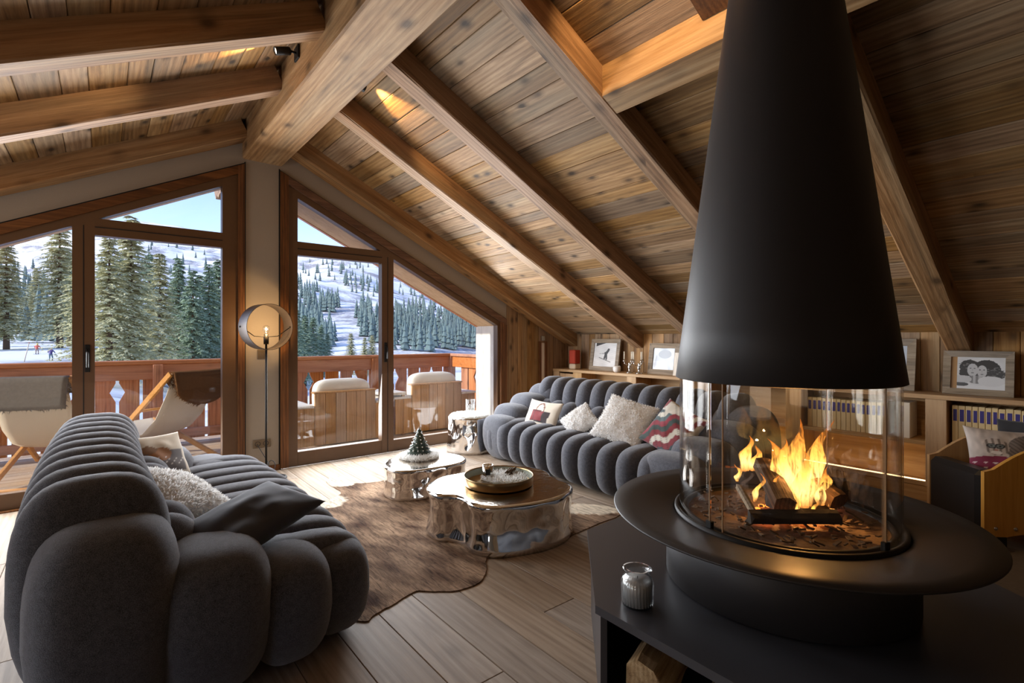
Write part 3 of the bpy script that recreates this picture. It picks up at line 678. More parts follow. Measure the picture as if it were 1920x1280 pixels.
for a in [(1497, -.01, fz + .05, .36, .050, -.01, 1, .0), (1520, .0, fz + .06, .34, .045, .04, 2, .03), (1478, .02, fz + .08, .23, .045, -.06, 3, -.02), (1508, -.05, fz + .04, .24, .05, .0, 4, 0), (1540, -.03, fz + .04, .17, .03, .03, 5, 0),
          (1452, -.04, fz + .05, .13, .018, .02, 6, 0), (1415, -.05, fz + .06, .12, .014, .03, 7, 0), (1398, .14, fz + .12, .17, .03, .01, 8, .0), (1412, .15, fz + .12, .12, .025, .03, 9, .0), (1382, .14, fz + .08, .08, .014, .01, 10, 0), (1560, -.05, fz + .03, .09, .016, .02, 11, 0), (1500, -.12, fz + .01, .12, .012, -.03, 12, .02), (1532, -.12, fz + .01, .1, .012, -.02, 13, .02), (1470, .05, fz + .1, .2, .03, .02, 14, -.03)]: flame(a[0], a[1], a[2], a[3] * .86, a[4] * .9, *a[5:])  # small back-left flames stand in for the fire's reflection in the glass
for fx_, fz_, fe_ in ((-.03, .06, 3.), (.02, .11, 3.4), (.0, .16, 2.6)):
    pl_ = bpy.data.lights.new('fire_light', 'POINT'); pl_.energy = fe_; pl_.color = (1, .48, .14); pl_.shadow_soft_size = .004
    po = bpy.data.objects.new('fire_light', pl_); COL.objects.link(po); po.parent = fire; po.location = (fx_, -fx_ * .6, fz_)
# thin smoke
b = NB('smoke'); t_ = b.t; t_.nodes.remove(b.b); out = t_.nodes['Material Output']; tr = b.n('ShaderNodeBsdfTransparent'); df = b.n('ShaderNodeBsdfDiffuse'); df.inputs[0].default_value = (.75, .68, .68, 1); tl = b.n('ShaderNodeBsdfTranslucent'); tl.inputs[0].default_value = (.75, .68, .68, 1)
ad = b.n('ShaderNodeMixShader'); b.l(df.outputs[0], ad.inputs[1]); b.l(tl.outputs[0], ad.inputs[2]); mx = b.n('ShaderNodeMixShader')
nz = b.noise(b.coords((40, 40, 14)), 1., 5, .65, 1.5); lw = b.n('ShaderNodeLayerWeight'); lw.inputs[0].default_value = .4
b.l(b.math('MULTIPLY', b.ramp(nz, [(.42, (0, 0, 0)), (.72, (.26,) * 3)]), b.math('SUBTRACT', 1., lw.outputs['Facing'])), mx.inputs[0]); b.l(tr.outputs[0], mx.inputs[1]); b.l(ad.outputs[0], mx.inputs[2]); b.l(mx.outputs[0], out.inputs[0])
sm = thing('smoke_wisps', 'thin grey smoke drifting beside the flames behind the glass', 'smoke', tuple(fl(1580, 0, fz)))
def wisp(u, dd, z0, h, w_, lean, seed):
    rr = random.Random(seed); n, m = 12, 22; p0 = fl(u, dd, z0) - Vector(sm.location); rt_ = Vector((math.cos(YAW), -math.sin(YAW), 0)); fw_ = Vector((math.sin(YAW), math.cos(YAW), 0)); vs = []; fs = []; a1, a2 = rr.uniform(0, 6), rr.uniform(0, 6)
    for j in range(m + 1):
        s_ = j / m; r = max(.0005, w_ * math.sin(math.pi * s_) ** .6); off = lean * s_ + .03 * math.sin(s_ * 7 + a1) * s_
        for k in range(n):
            t = 2 * math.pi * k / n; q = 1 + .35 * math.sin(2 * t + a2 + s_ * 6); vs.append(p0 + rt_ * (off + r * q * math.cos(t)) + fw_ * (r * .7 * math.sin(t) + .02 * math.sin(s_ * 5 + a2)) + Vector((0, 0, h * s_)))
    for j in range(m):
        for k in range(n): fs.append((j * n + k, j * n + (k + 1) % n, (j + 1) * n + (k + 1) % n, (j + 1) * n + k))
    MB().add(vs, fs, True).build('wisp', M['smoke'], sm)
for i, a in enumerate([(1590, -.02, fz + .03, .22, .022, .03), (1610, .0, fz + .02, .17, .02, .03), (1575, .02, fz + .06, .2, .018, -.02), (1400, .0, fz + .05, .16, .018, -.02), (1388, .03, fz + .03, .12, .014, .01), (1630, .02, fz + .01, .12, .018, .0)]): wisp(*a, i)
# firewood under the bench
G = 'split firewood stored under the fireplace bench'
def bl(fr, inn, z): v = IB + (IC - IB) * fr + (cen - (IB + IC) / 2).normalized() * inn; return Vector((v.x + FX, v.y + FY, z))
log('stored_log', 'pale split log under the bench nearest the side panel', 'firewood', bl(.13, .05, .16), bl(.17, .42, .18), .085, 21, G)
log('stored_log', 'split log with brown bark in the middle of the bench store', 'firewood', bl(.36, .03, .12), bl(.36, .42, .12), .09, 22, G)
log('stored_log', 'split log on top of the bench store pile', 'bark', bl(.25, .22, .25), bl(.33, .48, .26), .06, 23, G)
log('stored_log', 'split log under the bench at the divider end', 'firewood', bl(.58, .04, .12), bl(.56, .42, .12), .09, 24, G)
plain('jar_silver', s2l(206, 204, 202), .28, .45)
# glass candle jar on the bench
jp = onZ(1195, 1132, ZB); jar = thing('candle_jar', 'ribbed glass candle jar with silvered wax standing on the bench', 'jar', (jp.x, jp.y, ZB))
fl_ = lambda t, z: .02 * abs(math.sin(14 * t)) if .012 < z < .105 else 0
MB().lathe([(.0, .0), (.048, .0), (.054, .006), (.054, .078), (.049, .094), (.038, .104), (.037, .112), (.048, .118), (.049, .123), (.036, .123), (.034, .108), (.046, .09), (.05, .075), (.05, .01), (0, .008)], 112, flute=fl_).build('glass', M['jar_glass'], jar)
MB().lathe([(0, .009), (.049, .009), (.0495, .07), (.044, .088), (0, .088)], 112, flute=lambda t, z: .025 * abs(math.sin(14 * t))).build('silver_lining', M['jar_silver'], jar)
MB().tube([(0, 0, .086), (.002, 0, .096)], .0012, 6).build('wick', M['black_print'], jar)
# ------------------------------------------------------------------ sofas
def sofa(label, loc, rotz, L, D, n, tops=(.42, .46, .54, .69), bh=.42):
    t = thing('bubble_sofa', label, 'sofa', loc, rotz, None); F = M['boucle_grey']
    hl, hd = L / 2, D / 2; p = (L - .30) / n
    def lobe(name, c, h, e1, e2, rz=0., tp=.0): MB().superell(c, h, e1, e2, 32, 20, rz, tp).build(name, F, t)
    # y-: front, y+: back
    for i in range(n):
        x = -hl + .15 + p * (i + .5); bow = .05 * (1 - (2 * x / L) ** 2)
        lobe('front_bubble', (x, -hd + .30 - bow + .05, .222), (p * .565, .335, .222), .60, .70, 0, .10)
        lobe('back_bubble', (x, hd - .21 + bow * .6, bh + .01), (p * .565, .225, bh), .62, .74, 0, .36)
    for i in range(n - 1):
        x = -hl + .15 + p * (i + 1)
        lobe('seat_bubble', (x, .02, .30), (p * .62, .20, .135), .9, .9)
        lobe('lumbar_bubble', (x, hd - .40, .45), (p * .60, .14, .16), .95, .95)
    for s in (-1, 1):
        for y, hw, h, bow in ((-hd + .15, .145, tops[0], -.06), (-hd + .36, .16, tops[1], .03), (-hd + .62, .19, tops[2], .06), (hd - .23, .21, tops[3], .04)):
            lobe('arm_bubble', (s * (hl - .22 + bow), y, h / 2 + .004), (.25, hw, h / 2), .58, .66, 0, .24)
    MB().box(-hl + .3, hl - .3, -hd + .3, hd - .25, .03, .30, c=.02).build('base', M['black_metal'], t)
    return t
sofaR = sofa('long charcoal bubble sofa in front of the low bookcase', (3.68, 3.14, 0), -math.pi / 2 - math.radians(3), 2.75, 1.12, 12, (.46, .56, .66, .76))
sofaL = sofa('charcoal bubble sofa with its back to the deckchairs, beside the cowhide rug', (.365, 3.20, 0), math.pi / 2 + math.radians(0), 2.35, 1.16, 10, (.40, .44, .54, .69), .405)

# ------------------------------------------------------------------ cushions
def pillow(name, label, loc, nrm, up, w_, h_, th, colf, mat='print_cloth', n=36, group=None, roll=0., sag=0.):
    N = Vector(nrm).normalized(); U = Vector(up); U = (U - N * U.dot(N)).normalized(); R_ = U.cross(N)
    m3 = Matrix((R_, U, N)).transposed(); m4 = Matrix.Translation(loc) @ m3.to_4x4() @ Matrix.Rotation(roll, 4, 'Z')
    vs = []; cols = []; fs = []
    for side in (1, -1):
        for j in range(n + 1):
            for i in range(n + 1):
                a, b_ = 2 * i / n - 1, 2 * j / n - 1
                k = max(0., (1 - a * a)) ** .42 * max(0., (1 - b_ * b_)) ** .42
                x = a * w_ / 2 * (1 - .09 * (1 - b_ * b_)); y = b_ * h_ / 2 * (1 - .09 * (1 - a * a))
                z = side * th / 2 * k + .012 * mnoise.noise((a * 2.2, b_ * 2.2, side + len(label))) * k + sag * (a * a - .3) * th * .3
                vs.append((x, y, z)); cols.append(colf(a, b_, side))
    m = (n + 1) ** 2
    for s in (0, 1):
        for j in range(n):
            for i in range(n):
                q = (s * m + j * (n + 1) + i, s * m + j * (n + 1) + i + 1, s * m + (j + 1) * (n + 1) + i + 1, s * m + (j + 1) * (n + 1) + i); fs.append(q if s == 0 else q[::-1])
    mb = MB().add(vs, fs, True); o = mb.build(name, M[mat]); setcol(o.data, np.array(cols)); o.matrix_world = m4
    bm = bmesh.new(); bm.from_mesh(o.data); bmesh.ops.remove_doubles(bm, verts=bm.verts, dist=1e-5); bm.to_mesh(o.data); bm.free()
    return tag(o, label, 'cushion', group)
def ins(a, b_, poly):
    c = False; j = len(poly) - 1
    for i in range(len(poly)):
        if (poly[i][1] > b_) != (poly[j][1] > b_) and a < (poly[j][0] - poly[i][0]) * (b_ - poly[i][1]) / (poly[j][1] - poly[i][1]) + poly[i][0]: c = not c
        j = i
    return c
ell = lambda a, b_, ca, cb, ra, rb: ((a - ca) / ra) ** 2 + ((b_ - cb) / rb) ** 2 < 1
cream = s2l(214, 204, 188); cream2 = s2l(228, 222, 212)
def c_bag(a, b_, s):
    if s < 0: return cream
    a, b_ = a / 1.25, (b_ - .05) / 1.2
    if ins(a, b_, [(-.42, -.38), (.48, -.42), (.50, .18), (-.40, .20)]):
        if ins(a, b_, [(.12, -.5), (.6, -.5), (.6, .3), (.2, .3)]): return s2l(40, 22, 24)
        if abs(a + .28) < .03: return s2l(90, 30, 34)
        return s2l(122, 34, 40) if b_ < .1 else s2l(90, 22, 30)
    if b_ > .15 and abs(math.hypot((a + .02) / .2, (b_ - .2) / .42) - 1) < .13: return s2l(110, 60, 40)
    if ins(a, b_, [(-.42, -.44), (.5, -.52), (.48, -.42), (-.42, -.38)]): return s2l(30, 18, 18)
    return cream
def c_plaid(a, b_, s):
    q = (a * .7 + b_ * .7); r_ = (a * .7 - b_ * .7)
    cs = [s2l(196, 192, 180), s2l(120, 40, 50), s2l(54, 72, 78), s2l(196, 192, 180), s2l(74, 92, 96), s2l(132, 42, 56), s2l(52, 66, 64), s2l(120, 36, 44)]
    k = int((r_ + 1.6) * 4.2 + .5 * math.sin(q * 7)) % 8
    c = cs[k]
    if b_ > .45 and k % 2 == 0: c = s2l(206, 202, 192)
    if math.sin(q * 26) > .93: c = tuple(x * .45 for x in c)
    return c
white = lambda a, b_, s: s2l(232, 226, 218)
def c_deer(a, b_, s):
    if s < 0: return s2l(190, 172, 146)
    c = s2l(204, 192, 172)
    if b_ < .15: c = s2l(96, 88, 86)
    if ell(a, b_, -.05, .0, .4, .32): c = s2l(150, 98, 50)
    if ell(a, b_, -.35, .25, .25, .2): c = s2l(120, 84, 50)
    if b_ < -.1 and math.sin(a * 23 + b_ * 3) * math.sin(b_ * 29) > .86: c = s2l(220, 214, 206)
    if b_ < -.78 or a > .82: c = s2l(206, 194, 174)
    return c
def c_dark(a, b_, s):
    if s > 0: return s2l(42, 46, 60)
    c = s2l(36, 44, 46)
    if ell(a, b_, .2, .3, .5, .4): c = s2l(170, 110, 70)
    return c
def c_cat(a, b_, s):
    c = s2l(196, 186, 178); n_ = mnoise.noise((a * 9, b_ * 4, 3))
    c = tuple(x * (1 + .35 * n_) for x in c)
    if ell(a, b_, .5, .1, .6, .7): c = tuple(x * (.55 + .5 * (math.sin((a + b_) * 38) > 0)) for x in s2l(128, 118, 112))
    if ell(a, b_, -.35, .25, .32, .34): c = s2l(188, 176, 166) if math.sin(a * 40) < .4 else s2l(120, 108, 100)
    for ca in (-.47, -.27):
        d = math.hypot((a - ca) / .085, (b_ - .27) / .07)
        if d < .4: c = s2l(34, 34, 38)
        elif d < 1.: c = s2l(112, 118, 116)
        elif d < 1.5: c = s2l(38, 34, 34)
    if ell(a, b_, -.37, .1, .05, .04): c = s2l(180, 130, 120)
    if ell(a, b_, -.37, .02, .14, .07): c = s2l(226, 220, 214)
    if b_ < -.12 - .2 * (a + .3) ** 2 and a < .25: c = s2l(128, 40, 70)
    if b_ < -.35 and a < .25 and (math.sin(a * 26) + math.sin(b_ * 30)) > 1.25: c = s2l(226, 210, 214)
    return c
def rp(u, v, X): return onX(u, v, X)
# on the right sofa (faces -X)
pillow('cushion', 'cream cushion with a dark red handbag print on the long sofa', rp(1017, 780, 3.50), (-.88, -.05, .42), (.35, 0, .95), .46, .33, .12, c_bag)
pw1 = pillow('cushion', 'small white fluffy cushion between the handbag cushion and the large one', rp(1086, 789, 3.50), (-.72, -.10, .66), (.5, .0, .86), .31, .31, .11, white, 'cream_fur', roll=-.62)
pw2 = pillow('cushion', 'large white fluffy cushion leaning on the long sofa back', rp(1170, 790, 3.46), (-.70, -.25, .62), (.5, .15, .84), .46, .44, .15, white, 'cream_fur', roll=-.24)
pillow('cushion', 'cushion with red, teal and white check print on the long sofa', rp(1262, 806, 3.46), (-.80, -.05, .55), (.40, -.35, .84), .42, .42, .13, c_plaid)
# on the left sofa
pd = pillow('cushion', 'cream and grey cushion with a brown deer print at the sofa far end', onZ(290, 858, .56), (.55, -.70, .45), (-.25, .45, .86), .42, .30, .12, c_deer)
pw3 = pillow('cushion', 'white fluffy cushion lying between the deer cushion and the dark one', onZ(333, 925, .55), (.50, -.10, .86), (-.6, .8, .3), .46, .40, .15, white, 'cream_fur')
pillow('cushion', 'dark navy cushion with an orange print edge at the sofa near end', (.50, 2.36, .535), (-.05, -.24, .97), (.86, .5, .1), .34, .50, .13, c_dark)
for i, o in enumerate((pw1, pw2, pw3)):
    fur('fleece', o.data, M['cream_fur'], o, 5000 if i else 2600, .014, .0035, .1, seed=i + 3)

# ------------------------------------------------------------------ metal tables
def catmull(pts, k=8):
    out = []; n = len(pts)
    for i in range(n):
        p0, p1, p2, p3 = (Vector(pts[(i + d) % n]) for d in (-1, 0, 1, 2))
        for j in range(k):
            t = j / k; out.append(.5 * ((2 * p1) + (p2 - p0) * t + (2 * p0 - 5 * p1 + 4 * p2 - p3) * t * t + (3 * p1 - p0 - 3 * p2 + p3) * t ** 3))
    return out
def stump(name, label, pix, zt, back=(), prof=None, fold=0.):
    pts = [onZ(u, v, zt).xy for u, v in pix]; ol = catmull(pts, 8); c = sum(ol, Vector((0, 0))) / len(ol)
    if sum((ol[i] - c).cross(ol[(i + 1) % len(ol)] - c) for i in range(len(ol))) < 0: ol = ol[::-1]
    t = thing(name, label, 'coffee table', (c.x, c.y, 0)); n = len(ol); vs = []; fs = []
    prof = prof or [(0, 1.0), (.02, 1.015), (.2, .985), (.45, .96), (.7, .965), (.86, .99), (.93, 1.0), (.97, .995), (.992, .975), (1., .945)]
    zz = [z for z, _ in prof]; fine = sorted(set([round(float(q), 3) for q in list(np.linspace(0, .84, 14)) + [z for z in zz if z > .85]])); P = [(z * zt, float(np.interp(z, zz, [q for _, q in prof]))) for z in fine]
    for z, s in P:
        for k, q in enumerate(ol):
            d = q - c; an = math.atan2(d.y, d.x); env = math.sin(math.pi * min(1, z / (zt * .95))) ** .7; wob = 1 + env * (.05 * mnoise.noise((math.cos(an) * 2.2, math.sin(an) * 2.2, z * 4 + len(label))) + .022 * mnoise.noise((math.cos(an) * 6, math.sin(an) * 6, z * 9)))
            vs.append((d.x * s * wob, d.y * s * wob, z))
    for j in range(len(P) - 1):
        for k in range(n): fs.append((j * n + k, j * n + (k + 1) % n, (j + 1) * n + (k + 1) % n, (j + 1) * n + k))
    MB().add(vs, fs + [tuple(range(n - 1, -1, -1))], True).build('body', M['chrome'], t)
    # slightly dished top
    vs = [(0, 0, zt - .006)]; rings = [.3, .6, .85, .945]
    for r_ in rings:
        for q in ol: d = q - c; vs.append((d.x * r_, d.y * r_, zt - .006 * (1 - r_ / .945)))
    fs = [(0, 1 + k, 1 + (k + 1) % n) for k in range(n)] + [(1 + j * n + k, 1 + (j + 1) * n + k, 1 + (j + 1) * n + (k + 1) % n, 1 + j * n + (k + 1) % n) for j in range(3) for k in range(n)]
    fixn(MB().add(vs, fs, True).build('table_top', M['bronze_top'], t)); return t
ZT1, ZT2, ZT3 = .305, .25, .40
stump('metal_stump_table', 'large polished metal tree-stump coffee table carrying the round tray', [(799, 912), (818, 926), (848, 928), (868, 934), (888, 945), (930, 950), (985, 945), (1030, 937), (1062, 925), (1073, 909), (1050, 898), (1036, 891), (1024, 881), (985, 873), (930, 871), (868, 884), (822, 894)], ZT1)
stump('metal_stump_table', 'smaller polished metal tree-stump table carrying the ceramic fir tree', [(718.6, 868), (724, 876), (744, 882), (780, 881), (815, 876), (845, 871), (870, 864), (873, 857), (858, 851), (833, 848.5), (795, 851), (756, 854), (732, 859)], ZT2)
st = onZ(881, 779, ZT3)
pr3 = [(0, 1.06), (.03, 1.07), (.3, 1.03), (.6, 1.0), (.85, .97), (.95, .985), (.985, .99), (1., .96)]
ang = [2 * math.pi * k / 14 for k in range(14)]
def px_of(p):
    s, c = math.sin(YAW), math.cos(YAW); d = p[0] * s + p[1] * c; r = p[0] * c - p[1] * s; return (960 + F_PX * r / d, HOR - F_PX * (p[2] - EYE) / d)
stump('metal_stump_stool', 'tall polished metal stump stool standing by the window', [px_of((st.x + (.235 + .012 * math.sin(3 * a)) * math.cos(a), st.y + (.235 + .012 * math.sin(3 * a)) * math.sin(a), ZT3)) for a in ang], ZT3, prof=pr3)
def fur_pad(label, c, z, r, seed, mat='white_fur', count=1500, length=.03):
    t = thing('fur_pad', label, 'fur pad', (c[0], c[1], z)); n = 40; vs = [(0, 0, .012)]
    for f, h in ((.5, .013), (.92, .012), (1., .002)):
        for k in range(n):
            a = 2 * math.pi * k / n; q = r * f * (1 + .06 * mnoise.noise((math.cos(a) * 2, math.sin(a) * 2, seed))); vs.append((q * math.cos(a), q * math.sin(a), h))
    fs = [(0, 1 + k, 1 + (k + 1) % n) for k in range(n)] + [(1 + j * n + k, 1 + (j + 1) * n + k, 1 + (j + 1) * n + (k + 1) % n, 1 + j * n + (k + 1) % n) for j in range(2) for k in range(n)]
    o = fixn(MB().add(vs, fs, True).build('hide', M[mat], t)); fur('hair', o.data, M[mat], t, count, length, .0026, .35, seed=seed); return t
p_tree = onZ(786, 853.5, ZT2 + .012)
fur_pad('round white fur pad under the ceramic fir tree', (p_tree.x, p_tree.y), ZT2, .165, 2, count=4000, length=.04)
fur_pad('round white fur pad on the tall metal stool', (st.x, st.y), ZT3, .205, 4, count=4000, length=.035)
# ceramic fir tree
tr_ = thing('ceramic_tree', 'green glazed ceramic fir tree ornament with snowy branch tips', 'ornament', (p_tree.x, p_tree.y, ZT2 + .012))
plain('glaze_green', s2l(56, 74, 62), .22, var=.4, bscale=60, coat=.6); plain('glaze_red', s2l(128, 58, 42), .3, coat=.5); plain('glaze_white', s2l(206, 210, 204), .25, coat=.6)
HT = .235; MB().lathe([(0, 0), (.085, 0), (.09, .006), (.085, .018), (.06, .022), (0, .022)], 32, flute=lambda t, z: .12 * max(0, math.sin(7 * t))).build('base', M['glaze_red'], tr_)
prof = []; nt_ = 7
for i in range(nt_):
    z0 = .02 + (HT - .03) * i / nt_; z1 = .02 + (HT - .03) * (i + 1) / nt_; R0 = .094 * (1 - i / nt_) + .008
    prof += [(R0 * .92, z0), (R0, z0 + .006), (R0 * .72, z1 - .002)]
prof += [(.004, HT)]
MB().lathe(prof, 72, flute=lambda t, z: .07 * math.sin(12 * t + z * 130)).build('tree_body', M['glaze_green'], tr_)
tips = MB(); rr = random.Random(9)
for i in range(nt_):
    z0 = .024 + (HT - .03) * i / nt_; R0 = .094 * (1 - i / nt_) + .010; m_ = max(5, 15 - 2 * i)
    for k in range(m_): a = 2 * math.pi * (k + .5 * (i % 2)) / m_; tips.superell((R0 * math.cos(a), R0 * math.sin(a), z0 + .004), (.007, .007, .006), 1, 1, 8, 5)
tp = tips.build('snow_tips', M['glaze_white'], tr_); tp['kind'] = 'stuff'
MB().tube([(0, 0, HT - .01), (0, 0, HT + .02)], [.006, .001], 8).build('tip', M['glaze_green'], tr_)
# glass on the stool
gp = onZ(882, 772, ZT3 + .012)
gl_ = thing('tea_light_glass', 'mosaic glass tea light holder on the tall metal stool', 'candle holder', (gp.x, gp.y, ZT3 + .014)); MB().lathe([(0, 0), (.042, 0), (.046, .004), (.055, .145), (.052, .145), (.043, .008), (0, .008)], 32).build('cup', M['jar_glass'], gl_)
mo = MB(); rr = random.Random(2)
for z in np.arange(.012, .09, .016):
    for k in range(14):
        a = 2 * math.pi * k / 14 + z * 20; R0 = .0475 + z * .06
        mo.superell((R0 * math.cos(a), R0 * math.sin(a), z), (.006, .006, .006), 1, 1, 6, 4)
q = mo.build('mosaic', M['silver'], gl_); q['kind'] = 'stuff'
# tray with its contents
tc_ = onZ(935, 893, ZT1 + .045)
tray = thing('round_tray', 'round brass tray with raised rim on the large coffee table', 'tray', (tc_.x, tc_.y, ZT1)); RT = .235
MB().lathe([(0, .001), (RT - .006, .001), (RT, .006), (RT + .002, .058), (RT, .062), (RT - .004, .058), (RT - .006, .01), (0, .008)], 72).build('dish', M['brass'], tray)
MB().lathe([(0, .0085), (RT - .008, .0085), (RT - .0065, .055)], 72, cap=False).build('lining', M['tray_inner'], tray)
fpd = onZ(948, 893, ZT1 + .02); fur_pad('long-haired white fur pad inside the brass tray', (fpd.x, fpd.y), ZT1 + .009, .15, 6, count=1600, length=.035)
cp = onZ(915, 893, ZT1 + .025); cj = thing('scented_candle', 'silver candle glass with black label standing in the tray', 'candle', (cp.x, cp.y, ZT1 + .022))
MB().lathe([(0, 0), (.036, 0), (.038, .003), (.038, .085), (.035, .085), (.035, .06), (0, .06)], 40).build('cup', M['silver'], cj)
MB().lathe([(0, .06), (.0345, .06), (.0345, .066), (0, .066)], 32).build('wax', M['candle_wax'], cj)
dl = math.atan2(-cp.y, -cp.x); lb = MB(); n_ = 8
for i in range(n_ + 1):
    a = dl - .45 + .9 * i / n_
    for z in (.022, .062): lb.v.append((.0386 * math.cos(a), .0386 * math.sin(a), z))
lb.add([], []); lb.f = [(2 * i, 2 * i + 2, 2 * i + 3, 2 * i + 1) for i in range(n_)]; lb.smooth = [True] * n_; lb.build('label', M['black_print'], cj)
kp = onZ(958, 888, ZT1 + .03); kd = thing('kindling_bundle', 'small bundle of dark brown bark pieces in the tray', 'kindling', (kp.x, kp.y, ZT1 + .022)); rr = random.Random(4)
for i in range(9):
    a = rr.uniform(-.5, .5) + .6; o = Vector((rr.uniform(-.02, .02), rr.uniform(-.02, .02), .006 + .004 * i)); d = Vector((math.cos(a), math.sin(a), rr.uniform(-.1, .1))) * .05
    MB().tube([o - d, o, o + d], rr.uniform(.004, .008), 5, False).build('stick', M['bark'], kd)

# ------------------------------------------------------------------ cowhide rug
ol = [(560, 1010), (560, 985), (585, 955), (604, 943), (622, 936), (640, 924), (622, 912), (612, 903), (622, 896), (640, 894), (664, 906), (700, 905), (735, 900), (790, 905), (900, 905), (1000, 915), (1060, 940), (1100, 946), (1135, 949), (1163, 957), (1160, 968), (1128, 980), (1100, 992), (1075, 1003), (1060, 1012), (1000, 1030), (925, 1045), (911, 1052), (912, 1070), (902, 1090), (880, 1102), (850, 1109), (815, 1110), (785, 1109), (768, 1115), (735, 1136), (705, 1152), (685, 1166), (640, 1150), (600, 1080)]
pts = catmull([onZ(u, v).xy for u, v in ol], 5); rr = random.Random(3)
pts = [p + Vector((mnoise.noise((p.x * 30, p.y * 30, 0)), mnoise.noise((p.x * 30, p.y * 30, 9)))) * .007 for p in pts]
pl2 = [tuple(p) for p in pts]; xs = [p[0] for p in pl2]; ys = [p[1] for p in pl2]
bm = bmesh.new(); top = [bm.verts.new((p[0], p[1], .006)) for p in pl2]; fc = bm.faces.new(top)
ext = bmesh.ops.extrude_face_region(bm, geom=[fc]); 
for v in [g for g in ext['geom'] if isinstance(g, bmesh.types.BMVert)]: v.co.z = .0005
bmesh.ops.recalc_face_normals(bm, faces=bm.faces); bmesh.ops.triangulate(bm, faces=bm.faces[:])
for _ in range(5):
    ed = [e for e in bm.edges if e.calc_length() > .05]
    if not ed: break
    bmesh.ops.subdivide_edges(bm, edges=ed, cuts=1, use_grid_fill=False); bmesh.ops.triangulate(bm, faces=[f for f in bm.faces if len(f.verts) > 3])
me = bpy.data.meshes.new('cowhide_rug'); bm.to_mesh(me); bm.free()
def pip(p): return px_of((p[0], p[1], 0))
def rugcol(p):
    u, v = pip(p)
    def near(cu, cv, ru, rv): return ((u - cu) / ru) ** 2 + ((v - cv) / rv) ** 2 + .35 * mnoise.noise((p[0] * 9, p[1] * 9, 3))
    if near(636, 903, 32, 11) < 1 or near(612, 940, 36, 13) < 1 or near(1112, 955, 60, 11) < 1: return s2l(222, 210, 190)
    st_ = mnoise.noise((p[0] * 14 + p[1] * 5, p[1] * 3.2 - p[0] * 3, 0)) * .6 + mnoise.noise((p[0] * 5, p[1] * 4, 7)) * .5
    k = min(1, max(0, .45 + 1.0 * st_)); a, b_ = s2l(70, 46, 32), s2l(178, 150, 124)
    return tuple(a[i] * (1 - k) + b_[i] * k for i in range(3))
setcol(me, np.array([rugcol(v.co) for v in me.vertices]))
b = NB('cowhide'); at = b.n('ShaderNodeAttribute', attribute_name='Col'); tc = b.n('ShaderNodeTexCoord'); mp = b.n('ShaderNodeMapping'); mp.inputs['Rotation'].default_value = (0, 0, .5); mp.inputs['Scale'].default_value = (60, 9, 20); b.l(tc.outputs['Object'], mp.inputs[0])
nz = b.noise(mp.outputs[0], 1., 5, .65, .8); b.col(b.mix(1., at.outputs['Color'], b.ramp(nz, [(.32, (.36, .33, .31)), (.52, (.95, .93, .9)), (.72, (1.35, 1.3, 1.24))]), 'MULTIPLY')); b.set(Roughness=.9); b.b.inputs['Specular IOR Level'].default_value = .08; b.bump(nz, .7, .01)
me.materials.append(M['cowhide']); rug = link('cowhide_rug', me); tag(rug, 'brown brindle cowhide rug with white edge patches on the oak floor', 'rug')

# ------------------------------------------------------------------ floor lamp
lp = Vector((1.175, 5.02, 0)); lamp = thing('floor_lamp', 'thin iron floor lamp with a round drum ring shade and bare bulb', 'lamp', lp)
IR = M['lamp_iron']
MB().lathe([(0, 0), (.115, 0), (.118, .004), (.116, .014), (.10, .018), (0, .02)], 40, c=(.05, -.04, 0)).build('base', M['dark_iron'], lamp)
MB().tube([(0, 0, .015), (0, 0, 1.235)], .0095, 12).build('pole', M['dark_iron'], lamp)
RR = .21; zc_ = 1.395; vs = []; fs = []; n_ = 72
for (r_, y_) in ((RR, -.085), (RR, .085), (RR - .004, .085), (RR - .004, -.085)):
    for k in range(n_): a = 2 * math.pi * k / n_; vs.append((r_ * math.cos(a), y_, zc_ + r_ * math.sin(a)))
for j in range(4):
    for k in range(n_): fs.append((j * n_ + k, j * n_ + (k + 1) % n_, ((j + 1) % 4) * n_ + (k + 1) % n_, ((j + 1) % 4) * n_ + k))
rg_ = fixn(MB().add(vs, fs, False).build('ring_shade', IR, lamp)); rg_.rotation_euler = (0, 0, .2)
MB().tube([(-RR, 0, zc_ + .0), (-.10, 0, zc_ - .085), (-.03, 0, zc_ - .09), (.03, 0, zc_ - .09), (.10, 0, zc_ - .085), (RR, 0, zc_ + .0)], .004, 8).build('bracket', M['dark_iron'], lamp)
for s in (-1, 1): MB().tube([(s * (RR - .01), 0, zc_), (s * (RR + .012), 0, zc_)], .009, 10).build('pivot_screw', M['dark_iron'], lamp)
MB().lathe([(.0, 1.235), (.022, 1.235), (.022, 1.30), (.018, 1.305), (.018, 1.33), (0, 1.33)], 20).build('socket', M['dark_iron'], lamp)
bulb = MB().lathe([(.013, 1.33), (.014, 1.34), (.024, 1.358), (.029, 1.378), (.025, 1.398), (.012, 1.409), (0, 1.411)], 24).build('bulb', M['jar_glass'], lamp)
MB().superell((0, 0, 1.375), (.009, .009, .016), 1, 1, 12, 8).build('filament', M['bulb_glow'], bulb)
l_ = bpy.data.lights.new('lamp_light', 'POINT'); l_.energy = 9; l_.color = (1, .62, .28); l_.shadow_soft_size = .03; lo = bpy.data.objects.new('lamp_light', l_); COL.objects.link(lo); lo.parent = lamp; lo.location = (0, -.035, 1.375)
MB().tube([(0, 0, .10), (-.06, -.02, .06), (-.10, .04, .03), (-.04, .10, .02), (.04, .06, .05), (.05, .16, .12), (-.015, .235, .26), (-.018, .247, .278)], .0035, 6).build('cable', M['black_metal'], lamp)
